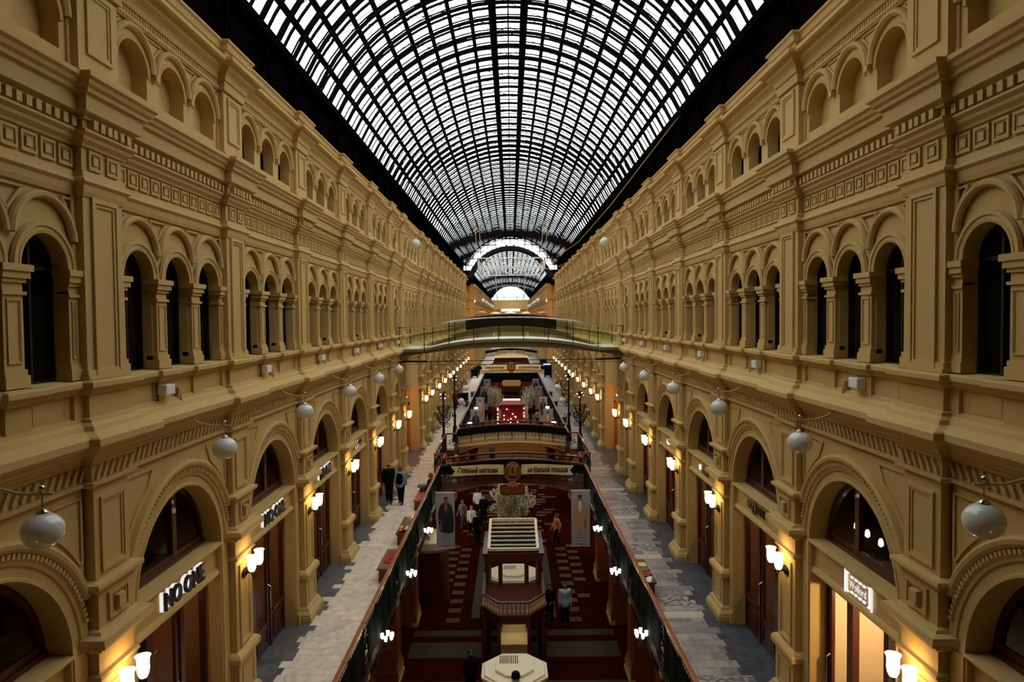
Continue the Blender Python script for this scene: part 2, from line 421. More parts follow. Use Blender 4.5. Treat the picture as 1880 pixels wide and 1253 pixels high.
    for i in range(len(cs)+1):
        u = cs[0]-cw/2+i*cw
        full = 0 < i < len(cs)
        if n3 == 1: continue
        for hc, t in ((1.02, .58), (3.92, .54)):
            sg = [(-.24, t), (.24, t), (0, .30)] if full else ([(0, t), (.24, t), (.0, .30)] if i == 0 else [(-.24, t), (0, t), (0, .30)])
            k = .02 if i == 0 else (-.02 if i == len(cs) else 0)
            pts = [(-.0, u+a+k, hc+b) for a, b in sg]
            for j in range(3):
                mb.bar((pts[j][0]+.012, pts[j][1], pts[j][2]), (pts[(j+1) % 3][0]+.012, pts[(j+1) % 3][1], pts[(j+1) % 3][2]), .025, .03, (1, 0, 0))
        if full: mb.box((-.01, u-.045, 3.84), (.09, u+.045, 3.935))     # bracket where two labels meet
    out['window_arcade'] = mb
    # ---- ground arch surround
    if kind == 'triple':
        mb = MB()
        a = math.acos(1.80/1.95)
        hc = -4.33
        mb.arcring(c, hc, [(1.49, -.06), (1.49, .03), (1.53, .03), (1.54, .01), (1.66, .01), (1.67, .035), (1.71, .04)], 0, PI, 40)
        mb.arcring(c, hc, [(1.71, .04), (1.74, .05), (1.795, .05)], 0, PI, 40)
        mb.arcring(c, hc, [(1.80, .0), (1.81, .08), (1.85, .11), (1.90, .12), (1.94, .09), (1.95, 0)], a, PI-a, 36)
        for i in range(58):
            t = a*.6+(PI-a*1.2)*i/57; r0, r1 = 1.74, 1.80
            mb.bar((.055, c+r0*math.cos(t), hc+r0*math.sin(t)), (.055, c+r1*math.cos(t), hc+r1*math.sin(t)), .045, .05, (1, 0, 0))
        # jamb strips
        for u0, u1 in ((lo, c-1.53), (c+1.53, hi)):
            mb.box((0, u0, -8), (.02, u1, -4.33)); mb.box((0, u0, -8), (.06, u1, -7.72))
        # spandrel panels with one curved side
        for sg in (-1, 1):
            ue = (c+sg*1.74)
            pts = [(ue, -2.30), (c+sg*.95, -2.30)]
            for i in range(9):
                t = math.radians(57-i*4.4); r = 2.06
                pts.append((c+sg*r*math.cos(t), hc+r*math.sin(t)))
            pts = [q for q in pts if abs(q[0]-c) <= 1.745]; pts.append((ue, pts[-1][1]))
            for i in range(len(pts)):
                q, w = pts[i], pts[(i+1) % len(pts)]
                mb.bar((.012, *q), (.012, *w), .035, .035, (1, 0, 0))
        out['ground_arch'] = mb
        # transom beam carrying the shop name
        mb = MB()
        mb.box((-.45, c-1.49, -4.86), (-.09, c+1.49, -4.34))
        mb.sweep([(c-1.49, -.09), (c+1.49, -.09)], [(-4.27, -.3), (-4.27, .12), (-4.31, .13), (-4.34, .10), (-4.37, .05), (-4.40, .04), (-4.43, 0)])
        mb.sweep([(c-1.49, -.09), (c+1.49, -.09)], [(-4.80, 0), (-4.82, .05), (-4.87, .07), (-4.90, .07), (-4.90, -.3)])
        out['transom_beam'] = mb
    return out

def make_pilaster():
    mb = MB(); w = HW
    # attic and middle storeys
    mb.box((-.1, -w, 3.1), (S, w, 4.95)); mb.panel(-.29, .29, 3.55, 4.42, S, .035, .09)
    mb.box((-.1, -w-.03, 3.16), (S+.03, w+.03, 3.30))
    mb.box((-.1, -w, -.75), (S, w, 1.75)); mb.panel(-.30, .30, -.72, 1.66, S, .04, .11)
    mb.box((-.1, -w-.05, -.75), (S+.06, w+.05, -.70)); mb.box((-.1, -w-.03, -.70), (S+.03, w+.03, -.62))
    mb.box((0, -w-.08, -.72), (.03, w+.08, 1.66)); mb.box((0, -w-.06, 3.3), (.03, w+.06, 4.5))
    # frieze block flare
    mb.box((-.1, -w-.0, 1.75), (S+.03, w, 1.99))
    # lower storey: framed panel, impost, boss block, ledge, shaft, dado, plinth
    mb.box((-.1, -w+.04, -3.47), (S, w-.04, -2.15)); mb.panel(-.29, .29, -3.36, -2.34, S, .035, .09)
    def lg(pr, ww, d): mb.sweep([(-ww, -.1), (-ww, d), (ww, d), (ww, -.1)], pr)
    lg([(-3.44, -.02), (-3.46, .12), (-3.50, .13), (-3.54, .12), (-3.56, .06), (-3.60, .04), (-3.62, 0)], w-.02, S)
    mb.box((-.1, -w+.02, -4.12), (S+.04, w-.02, -3.6))
    mb.panel(-.24, .24, -4.03, -3.66, S+.04, .04, .07); mb.box((S+.04, -.08, -3.93), (S+.12, .08, -3.76))
    lg([(-4.08, -.02), (-4.10, .06), (-4.14, .08), (-4.16, .18), (-4.24, .20), (-4.28, .19), (-4.30, .10), (-4.36, .08), (-4.40, .02), (-4.42, 0)], w-.02, S+.03)
    mb.box((-.1, -w+.03, -7.0), (S+.02, w-.03, -4.36))
    lg([(-4.70, 0), (-4.72, .05), (-4.76, .06), (-4.79, .03), (-4.80, 0)], w-.03, S+.02)
    mb.panel(-.28, .28, -6.58, -4.92, S+.02, .035, .08)
    lg([(-6.64, 0), (-6.68, .07), (-6.74, .11), (-6.84, .11), (-6.88, .05), (-6.90, .03)], w-.02, S+.02)
    mb.box((-.1, -w+.0, -8), (S+.06, w, -6.88))
    mb.panel(-.30, .30, -7.55, -7.0, S+.06, .02, .04)
    lg([(-7.62, 0), (-7.66, .05), (-7.72, .07), (-7.80, .13), (-7.84, .13), (-7.85, .15), (-8.0, .15)], w, S+.06)
    return mb

def make_passage_bay(Bw):
    """quad bay: upper storeys like the others, a wide opening into a cross passage below"""
    out = make_bay(Bw, 'quad')
    lo, hi, c = HW, Bw-HW, Bw/2
    mb = out['wall_face']
    mb.box((-.5, lo, -3.9), (-.05, hi, -2.18))
    mb.box((-.5, lo, -8), (0, lo+.5, -3.9)); mb.box((-.5, hi-.5, -8), (0, hi, -3.9))
    return out
def make_narrow_bay(Bw, door=False):
    out = make_bay(Bw, 'single')
    lo, hi, c = HW, Bw-HW, Bw/2
    mb = out['wall_face']
    mb.archcell(lo, hi, -8, -2.18, c, .78, -3.9, -8, .0, -.45, 24)
    mb.arcring(c, -3.9, [(.78, 0), (.78, .04), (.86, .05), (.92, .09), (.98, .09), (1.0, 0)])
    mb.box((-.45, c-.78, -5.2), (-.1, c+.78, -4.75))
    return out

# bay rows: (y start, width, kind)
rows = []
y = .4
for k in range(7): rows.append((y, B, 'blind' if k < 3 else 'triple')); y += B
Y_A = y                                                   # 31.9
rows.append((y, 3.4, 'narrow')); y += 3.4
rows.append((y, 7.1, 'quad')); y += 7.1
rows.append((y, 3.4, 'narrow')); y += 3.4
for k in range(3): rows.append((y, B, 'triple')); y += B
rows.append((y, 3.4, 'narrow')); y += 3.4
for k in range(5): rows.append((y, B, 'triple')); y += B
Y_END = y
protos = {}
for k in ('blind', 'triple', 'quad', 'narrow'):
    bw = {'blind': B, 'triple': B, 'quad': 7.1, 'narrow': 3.4}[k]
    if k == 'blind': d = make_bay(bw, 'triple', 'blind')
    elif k == 'triple': d = make_bay(bw, 'triple', 'open')
    elif k == 'quad': d = make_passage_bay(bw)
    else: d = make_narrow_bay(bw)
    if k == 'blind': base_meshes = {}
    me = {}
    for n, mb in d.items():
        if k == 'triple' and n != 'wall_face': me[n] = protos['blind'][n]; continue
        m = bpy.data.meshes.new(n); m.from_pydata(mb.v, [], mb.f); m.materials.append(PL); m.update(); me[n] = m
    protos[k] = me
pm = MB(); pm = make_pilaster(); pil = bpy.data.meshes.new('pilaster'); pil.from_pydata(pm.v, [], pm.f); pil.materials.append(PL)
YR = {-1: 0.0, 1: -.18}                                   # the right wall runs a hand's breadth nearer
walls = {}
for sd, nm in ((-1, 'wall_left'), (1, 'wall_right')):
    w = empty(nm, (sd*XW, 0, E), sx=-sd); walls[sd] = w
    tag(w, ('left' if sd < 0 else 'right')+' arcade wall of ochre plaster, three storeys with arches and pilasters', 'wall', kind='structure')
    for (y0, bw, k) in rows:
        for n, me in protos[k].items():
            o = bpy.data.objects.new(n, me); COL.objects.link(o); o.parent = w; o.location = (0, y0+YR[sd], 0)
    for yy in [r[0] for r in rows]+[Y_END]:
        o = bpy.data.objects.new('pilaster', pil); COL.objects.link(o); o.parent = w; o.location = (0, yy+YR[sd], 0)
    bk = MB(); bk.box((-.6, -14, -E), (-.05, .45, 5.4)); bk.build('plain_wall', PL, w)      # behind the camera
    bk = MB(); bk.box((-3.4, -14, -12.3), (-3.3, 40.5 if False else 35.6, 5.4)); bk.box((-3.4, 42.0, -12.3), (-3.3, Y_END+.4, 5.4))
    bk.box((-3.3, -14, 4.9), (-.35, Y_END+.4, 5.0))
    bk.build('back_wall', ROOM, w)
# glazing: windows
def win_mesh(R, hs, hb, d, fr=.05):
    f = MB(); n = 16
    arc = [(R*math.cos(PI-PI*i/n), hs+R*math.sin(PI*i/n)) for i in range(n+1)]
    L = [(-R, hb)]+arc+[(R, hb), (-R, hb)]
    for i in range(len(L)-1): f.bar((d, *L[i]), (d, *L[i+1]), fr*1.6, .06, (1, 0, 0))
    f.bar((d, 0, hb), (d, 0, hs+R), fr*.7, .05, (1, 0, 0))
    if hs-hb > 1: f.bar((d, -R, hs), (d, R, hs), fr, .05, (1, 0, 0))
    g = MB(); P = L[:-1]
    g.add([(d-.02, *p) for p in P], [tuple(range(len(P)))])
    return f, g
f2, g2 = win_mesh(.43, .68, -.76, -.20); f3, g3 = win_mesh(.43, 3.84, 3.46, -.26, .035)
def tome(mb, n, m):
    me = bpy.data.meshes.new(n); me.from_pydata(mb.v, [], mb.f); me.materials.append(m); return me
F2, G2, F3, G3 = tome(f2, 'window_frame', DFR), tome(g2, 'pane', DGL), tome(f3, 'window_frame', DFR), tome(g3, 'pane', DGL)
wn = 0
def add_window(sd, yy, F, G, label):
    global wn
    wn += 1
    w = empty('window_%d' % wn, (sd*XW, yy, E), sx=-sd); tag(w, label, 'window', kind='structure')
    for nm, me in (('window_frame', F), ('pane', G)):
        o = bpy.data.objects.new(nm, me); COL.objects.link(o); o.parent = w
    return w
SIDE = {-1: 'left', 1: 'right'}
for sd in (-1, 1):
    bi = 0
    for (y0, bw, k) in rows[1:]:
        n3 = {'blind': 3, 'triple': 3, 'quad': 4, 'narrow': 1}[k]; pt = 1.35 if k == 'quad' else 1.2
        for i in range(n3):
            u = bw/2+(i-(n3-1)/2)*pt
            pos = ['first', 'second', 'third', 'fourth'][i] if n3 > 1 else 'only'
            lab = 'arch of the %s wall bay, %s from the camera' % (SIDE[sd], ORD[bi])
            add_window(sd, y0+u+YR[sd], F2, G2, 'tall dark round-headed window, %s %s' % (pos, lab))
            if k != 'blind': add_window(sd, y0+u+YR[sd], F3, G3, 'small dark attic window, %s %s' % (pos, lab))
        bi += 1

# ------------------------------------------------------------------ vaulted glass roof
ROF = empty('ceiling', (0, 0, E)); tag(ROF, 'barrel-vaulted glass roof on dark steel ribs over the arcade', 'roof', kind='structure')
HC, RV, A0 = 4.13, 6.47, math.radians(64.3)
def vault(y0, y1, root, ribp=1.15):
    def arc(r, y, n=28, a=A0): return [(r*math.sin(-a+2*a*i/n), y, HC+r*math.cos(-a+2*a*i/n)) for i in range(n+1)]
    def ribmesh(r, w, h, nm):
        mb = MB(); n = 28; base = 0
        for i in range(n+1):
            a = -A0+2*A0*i/n; s_, c_ = math.sin(a), math.cos(a)
            for rr in (r-h/2, r+h/2):
                for yy in (-w/2, w/2): mb.v.append((rr*s_, yy, HC+rr*c_))
        for i in range(n):
            b = i*4
            for p, q in ((0, 1), (1, 3), (3, 2), (2, 0)): mb.f.append((b+p, b+q, b+4+q, b+4+p))
        me = bpy.data.meshes.new(nm); me.from_pydata(mb.v, [], mb.f); me.materials.append(STEEL); return me
    R1 = ribmesh(6.14, .085, .09, 'rib'); R2 = ribmesh(6.50, .085, .055, 'glazing_bar'); R3 = ribmesh(6.50, .042, .035, 'fine_glazing_bar')
    ny = int((y1-y0)/ribp)
    for i in range(ny+1):
        yy = y0+i*ribp
        for me, dy in ((R1, 0), (R2, 0), (R3, ribp/2)):
            o = bpy.data.objects.new(me.name.split('.')[0], me); COL.objects.link(o); o.parent = root; o.location = (0, yy+dy, 0)
            if me is R1 and i >= 100: o['kind'] = 'stuff'
    angs = [4.9+6.6*k for k in range(10)]
    for sg in (-1, 1):
        for k, ad in enumerate(angs):
            a = math.radians(ad)*sg; mb = MB(); r = 6.38
            w, h = (.26, .30) if k == 0 else ((.16, .2) if k == 9 else (.13, .14))
            mb.bar((r*math.sin(a), y0-.2, HC+r*math.cos(a)), (r*math.sin(a), y1+.2, HC+r*math.cos(a)), w, h, (math.sin(a), 0, math.cos(a)))
            mb.build('ridge_beam' if k == 0 else 'purlin', STEEL, root)
    mb = MB(); mb.bar((0, y0, HC+6.4), (0, y1, HC+6.4), .05, .1); mb.build('ridge_bar', STEEL, root)
    # glass sheet, one strip per purlin field
    n = 20
    for i in range(n):
        a, b = -A0+2*A0*i/n, -A0+2*A0*(i+1)/n; r = 6.50
        mb = MB(); mb.add([(r*math.sin(a), y0, HC+r*math.cos(a)), (r*math.sin(b), y0, HC+r*math.cos(b)), (r*math.sin(b), y1, HC+r*math.cos(b)), (r*math.sin(a), y1, HC+r*math.cos(a))], [(0, 1, 2, 3)])
        mb.build('glass_pane', RGL, root)
    # dark lattice plates below the glass, down to the attic parapet
    for sg in (-1, 1):
        mb = MB(); a = A0; x1, z1 = 6.5*math.sin(a), HC+6.5*math.cos(a)
        pr = [(x1, z1+.1), (x1+.16, z1-.1), (6.12, 5.9), (6.12, 5.2), (9.3, 5.0), (9.3, z1+.1)]
        vs = [(sg*x, yy, z) for yy in (y0-.2, y1+.2) for x, z in pr]; m = len(pr)
        mb.add(vs, [tuple(range(m)), tuple(range(m, 2*m))]+[(i, (i+1) % m, m+(i+1) % m, m+i) for i in range(m)])
        for i in range(int((y1-y0)/2.3)):
            yy = y0+i*2.3
            mb.box((sg*x1-.06, yy-.05, z1-1.4), (sg*x1+.06, yy+.05, z1)) if False else None
            mb.bar((sg*(x1-.02), yy, z1), (sg*6.05, yy, 5.3), .09, .14)
            mb.bar((sg*(x1+.05), yy, z1-.2), (sg*6.04, yy+1.15, 5.4), .04, .05); mb.bar((sg*(x1+.05), yy+2.3, z1-.2), (sg*6.04, yy+1.15, 5.4), .04, .05)
        mb.build('side_plate', RUST, root)
    # thin wire bracing fans
    for i in range(0, int((y1-y0)/(ribp*2))):
        yy = y0+i*ribp*2; mb = MB()
        for a, b in ((-58, -12), (-38, 12), (-12, 38), (12, 58)):
            a_, b_ = math.radians(a), math.radians(b)
            mb.tube([(6.22*math.sin(a_), yy, HC+6.22*math.cos(a_)), (6.22*math.sin(b_), yy, HC+6.22*math.cos(b_))], .011, 3)
        for a in range(-55, 50, 22):
            a_, b_ = math.radians(a), math.radians(a+22)
            mb.tube([(6.24*math.sin(a_), yy, HC+6.24*math.cos(a_)), (6.24*math.sin(b_), yy+ribp*2, HC+6.24*math.cos(b_))], .012, 3)
        mb.build('bracing_wire', STEEL, root)
vault(7.5, 88, ROF)
mb = MB(); pts = [(6.6*math.sin(-A0+2*A0*i/24), HC+6.6*math.cos(-A0+2*A0*i/24)) for i in range(25)]
P_ = [(-9.3, 5.0)]+[(-9.3, 11)]+[(9.3, 11)]+[(9.3, 5.0)]+pts[::-1]
for i in range(24):
    (xa, za), (xb, zb_) = pts[i], pts[i+1]
    mb.add([(xa, -14, za), (xb, -14, zb_), (xb, 7.4, zb_), (xa, 7.4, za), (xa, -14, za+.2), (xb, -14, zb_+.2), (xb, 7.4, zb_+.2), (xa, 7.4, za+.2)], [(0, 1, 2, 3), (4, 5, 6, 7), (2, 3, 7, 6)])
for sg in (-1, 1): mb.box((min(sg*5.9, sg*9.3), -14, 5.0), (max(sg*5.9, sg*9.3), 7.4, 7.3))
mb.build('added_shading_vault', RUST, ROF)  # unseen opaque vault behind the camera, added to dim the nearest walls
ROF2 = empty('ceiling', (0, 0, E)); tag(ROF2, 'far barrel-vaulted glass roof beyond the domed crossing', 'roof', kind='structure')
vault(98.5, 217, ROF2, 2.3)
# end wall behind the camera
mb = MB(); mb.box((-9.3, -14.3, 0), (9.3, -14, E+11)); tag(mb.build('wall_back', PL), 'plain ochre end wall behind the camera', 'wall', kind='structure')
# glazed crescent screens
def screen(y, root_label, full):
    r = empty('window_screen', (0, y, E)); tag(r, root_label, 'window', kind='structure')
    R = 6.5; mb = MB(); st = .95
    def zt(x): return HC+math.sqrt(max(0, R*R-x*x))
    bot = 6.0
    Ri = 5.62 if not full else 0
    def zb(x):
        if full: return bot
        hh = 4.0; t = 5.75**2-x*x; return hh+math.sqrt(t) if t > 0 and hh+math.sqrt(t) > bot else bot
    x = -5.7
    while x <= 5.71:
        if zt(x) > zb(x)+.05: mb.bar((x, 0, zb(x)), (x, 0, zt(x)), .21, .1)
        x += st
    for k in range(6):
        z = bot+.1+k*.85
        xx = math.sqrt(max(0, R*R-(z-HC)**2)) if z < HC+R else 0
        if xx <= 0: continue
        if full: mb.bar((-xx, 0, z), (xx, 0, z), .21, .1)
        else:
            t = 5.75**2-(z-4.0)**2; xi = math.sqrt(t) if t > 0 else 0
            if xi <= 0: mb.bar((-xx, 0, z), (xx, 0, z), .21, .1)
            else:
                for sg in (-1, 1): mb.bar((sg*xi, 0, z), (sg*xx, 0, z), .21, .1)
    mb.build('screen_grid', STEEL, r)
    pts = [(R*math.sin(-A0+2*A0*i/24), 0, HC+R*math.cos(-A0+2*A0*i/24)) for i in range(25)]
    fr = MB(); fr.tube([(p[0]*.99, 0, p[2]-.03) for p in pts], .10, 6); fr.build('screen_arch', STEEL, r)
    g = MB()
    if full: g.add([(-5.9, .03, bot)]+[(p[0], .03, p[2]) for p in pts if p[2] > bot]+[(5.9, .03, bot)], [tuple(range(2+len([p for p in pts if p[2] > bot])))])
    else:
        a = math.asin(min(1, math.sqrt(5.75**2-2.0**2)/5.75)); ins = [(5.75*math.sin(-a+2*a*i/24), .03, 4.0+5.75*math.cos(-a+2*a*i/24)) for i in range(25)]
        for i in range(24): g.add([pts[i], pts[i+1], ins[i+1], ins[i]], [(0, 1, 2, 3)])
    g.build('glass_pane', RGL, r)
    return r
screen(88.1, 'gridded glass crescent closing the near vault before the dome', False)
screen(217, 'bright gridded glass lunette at the far end of the arcade', True)
rg = MB(); pts = [(6.1*math.sin(-1.25+2.5*i/24), 98.3, 4.0+6.1*math.cos(-1.25+2.5*i/24)) for i in range(25)]
rg.tube([(p[0]*1.0, p[1], p[2]) for p in pts], .38, 6); tag(rg.build('trim_1', STEEL, None, (0, 0, E)), 'dark steel ring arch at the mouth of the far vault', 'beam', kind='structure')

# ------------------------------------------------------------------ beyond the crossing: orange corner walls, far walls, end wall
def far_wall(sd):
    mb = MB(); y0, y1 = 105, 217; nb = 25; bw = (y1-y0)/nb
    prof = [(5.41, -.4), (5.41, .22), (5.1, .1), (5.03, .34), (4.9, .22), (4.68, .05), (4.49, 0), (3.3, 0), (3.15, .36), (3.05, .34), (2.7, .2), (2.5, .08), (2.3, 0),
            (1.9, .08), (1.65, 0), (-.72, 0), (-.8, .16), (-.95, 0), (-1.3, .1), (-1.46, .33), (-1.57, .33), (-1.8, .08), (-2.19, 0), (-8, 0)]
    for k in range(nb):
        p = [(y0+k*bw+a, b) for a, b in path(bw)]; mb.sweep(p, prof)
    mb.sweep([(y0, -4), (y0, 0)], [(h, 0) for h, q in prof])
    root = empty('wall_far_'+SIDE[sd], (sd*XW, 0, E), sx=-sd); tag(root, 'distant %s arcade wall beyond the domed crossing' % SIDE[sd], 'wall', kind='structure')
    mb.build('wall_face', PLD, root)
    wm = MB()
    for k in range(nb):
        for i in range(3):
            c = y0+(k+.5)*bw+(i-1)*1.2
            wm.box((-.01, c-.38, -.7), (.02, c+.38, .9)); wm.box((-.01, c-.36, 3.5), (.02, c+.36, 4.2))
        wm.box((-.01, y0+(k+.5)*bw-1.4, -7.9), (.02, y0+(k+.5)*bw+1.4, -3.2))
    wm.build('dark_opening', DGL, root)
    mb = MB(); mb.box((-7, 104.8, -8), (.12, 105.3, 5.4)); mb.box((-7, 104.5, 3.0), (0.2, 105.0, 3.2)); mb.box((-7, 104.6, 1.7), (.1, 104.9, 1.9))
    for x in (-.35, -1.5, -2.6): mb.box((x-.3, 104.65, -8), (x+.3, 104.9, 5.3))
    mb.build('corner_wall', ORW, root)
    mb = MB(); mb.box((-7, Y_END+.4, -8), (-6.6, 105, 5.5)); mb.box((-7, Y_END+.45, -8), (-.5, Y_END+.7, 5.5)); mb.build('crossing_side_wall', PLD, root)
for sd in (-1, 1): far_wall(sd)
mb = MB(); mb.box((-6, 217.2, 0), (6, 217.8, E+6.0)); mb.box((-6, 216.8, E+2.9), (6, 217.3, E+3.3)); mb.box((-6, 216.9, E+1.6), (6, 217.3, E+1.9))
tag(mb.build('wall_end', PL), 'ochre end wall under the far glass lunette', 'wall', kind='structure')

# ------------------------------------------------------------------ floors
ZW = E-8.0
def slab(name, rects, z0, z1, m, label, kind='structure'):
    mb = MB()
    for a, b, c, d in rects: mb.box((a, c, z0), (b, d, z1))
    return tag(mb.build(name, m), label, 'floor', kind=kind)
slab('floor_left_walkway', [(-8.95, -3.5, -14, 35.2), (-8.95, -4.05, 35.2, 41.6), (-8.95, -3.5, 41.6, Y_END+.4), (-12.6, -3.5, Y_END+.4, 105), (-5.75, -3.5, 105, 217)], ZW-.3, ZW, FLL, 'pale beige marble walkway along the left shops')
slab('floor_right_walkway', [(3.5, 8.95, -14, 35.2), (4.05, 8.95, 35.2, 41.6), (3.5, 8.95, 41.6, Y_END+.4), (3.5, 12.6, Y_END+.4, 105), (3.5, 5.75, 105, 217)], ZW-.3, ZW, FLR, 'grey and cream marble walkway along the right shops')
GF = mat('dark_red_stone', (.036, .005, .0015), .62, noise=(.022, .003, .001), scale=1.2, spec=0)
GT = mat('pale_stone_inlay', (.085, .045, .013), .6, noise=(.06, .03, .008), scale=3, spec=.08)
GG = mat('grey_stone_inlay', (.05, .036, .02), .6, noise=(.03, .02, .01), scale=3, spec=.08)
mb = MB(); mb.box((-9, -14, -.2), (9, 217, 0)); fl = mb.build('floor', GF); tag(fl, 'dark red polished stone floor of the ground level', 'floor', kind='structure')
mb = MB()
k = 0; yy = 27.3
while yy < 36:
    for sg in (-1, 1):
        mb.box((sg*2.5-.27, yy, 0), (sg*2.5+.27, yy+.42, .004))
        if int((yy-27.3)/.95) % 3 == 1 or yy > 31: mb.box((sg*3.12-.27, yy+.5, 0), (sg*3.12+.27, yy+.9, .004))
        if False: mb.box((sg*1.8-.27, yy+.5, 0), (sg*1.8+.27, yy+.9, .004))
    yy += .95
for yy in [36.6+.62*i for i in range(30)]:
    for sg in (-1, 1):
        w = random.uniform(.4, 1.1); x = random.uniform(.6, 2.6); mb.box((sg*x-w/2, yy, 0), (sg*x+w/2, yy+.33, .004))
mb.build('inlay_tiles', GT, fl)
mb = MB(); mb.box((-3.2, 50, 0), (3.2, 88, .003)); mb.build('golden_floor_field', mat('golden_brown_stone', (.20, .085, .02), .6, noise=(.13, .05, .012), scale=.8, spec=0), fl)
mb = MB()
for a, b in ((26.1, 26.6), (24.4, 25.6), (22.4, 22.8), (20.6, 21.6)): mb.box((-3.9, a, 0), (3.9, b, .004))
for sg in (-1, 1): mb.box((sg*1.59-.17, 27.7, 0), (sg*1.59+.17, 36.5, .004))
mb.build('inlay_bands', GG, fl)

slab('floor_crossing', [(-3.5, 3.5, 88.2, 105)], ZW-.3, ZW, PLD, 'floor plate of the domed crossing between the walkways')
# piers and shop wall below the walkways
for sd in (-1, 1):
    r = empty('wall_lower_'+SIDE[sd], (sd*3.95, 0, 0), sx=-sd); tag(r, 'ground-level %s wall of red-brown piers under the walkway' % SIDE[sd], 'wall', kind='structure')
    ys = [5.0+4.5*i for i in range(7)]+[42.0+4.5*i for i in range(10)]
    pr = MB()
    pr.box((-.75, -.5, 0), (0, .5, 4)); pr.box((-.8, -.56, 0), (.06, .56, .5)); pr.box((-.78, -.53, .5), (.03, .53, .58))
    pr.panel(-.36, .36, .75, 2.85, 0, .03, .08); pr.box((-.8, -.54, 3.0), (.05, .54, 3.12)); 
    pm_ = pr.build('pier', PIER, r, (0, ys[0]+0, 0))
    pb = MB(); pb.box((-.05, -.42, 3.12), (.16, .42, 3.3)); pb.box((-.05, -.36, 3.3), (.24, .36, 3.5)); pb.box((-.05, -.3, 2.9), (.1, .3, 3.12))
    for i in range(5): pb.tube([(.1+.07*math.cos(t), -.36+.18*i, 3.72+.09*math.sin(t)) for t in [j*PI/4 for j in range(8)]], .02, 4, True)
    pc = pb.build('corbel', CREAM, r, (0, ys[0], 0))
    bs = MB(); bs.box((-.1, -.58, 0), (.1, .58, .16)); bs.box((-.1, -.54, .16), (.07, .54, .42)); bsb = bs.build('pier_base', PLD, r, (0, ys[0], 0))
    for yy in ys[1:]:
        for o in (pm_, pc, bsb):
            c = o.copy(); COL.objects.link(c); c.location = (0, yy, 0)
    mb = MB(); mb.box((-5.0, -14, 0), (-2.2, 35, 4.0)); mb.box((-5.0, 42, 0), (-2.2, 90, 4)); mb.build('shop_front_wall', REDW, r)
    mb = MB()
    for yy in ys: mb.box((-2.21, yy+.9, .1), (-2.16, yy+3.6, 2.6))
    mb.build('dark_shop_window', DGL, r)

# ================================================================== things
def spiral(cx, cy, r0, turns, a0=0, sgn=1, n=14):
    return [(cx+r0*(1-.82*i/n)*math.cos(a0+sgn*turns*2*PI*i/n), cy+r0*(1-.82*i/n)*math.sin(a0+sgn*turns*2*PI*i/n)) for i in range(n+1)]
def text(s, size, loc, rot, m, ext=.02, name='sign_letters', parent=None, shear=0, width=None, align='CENTER', bold=0):
    c = bpy.data.curves.new(name, 'FONT'); c.body = s; c.size = size; c.extrude = ext; c.shear = shear; c.offset = bold
    c.align_x = align; c.align_y = 'CENTER'; c.materials.append(m); c.resolution_u = 3
    o = bpy.data.objects.new(name, c); COL.objects.link(o); o.location = loc; o.rotation_euler = rot
    if width:
        bpy.context.view_layer.update(); w = o.dimensions.x
        if w > 0: o.scale = (width/w, 1, 1)
    if parent: o.parent = parent
    bpy.context.view_layer.update()
    me = bpy.data.meshes.new_from_object(o.evaluated_get(bpy.context.evaluated_depsgraph_get())); me.name = name
    if not me.materials: me.materials.append(m)
    o2 = bpy.data.objects.new(name, me); COL.objects.link(o2); o2.location = o.location; o2.rotation_euler = o.rotation_euler; o2.scale = o.scale; o2.parent = parent
    bpy.data.objects.remove(o); bpy.data.curves.remove(c); o2.name = name
    return o2
RL_ = (PI/2, 0, PI/2); RR_ = (PI/2, 0, -PI/2)

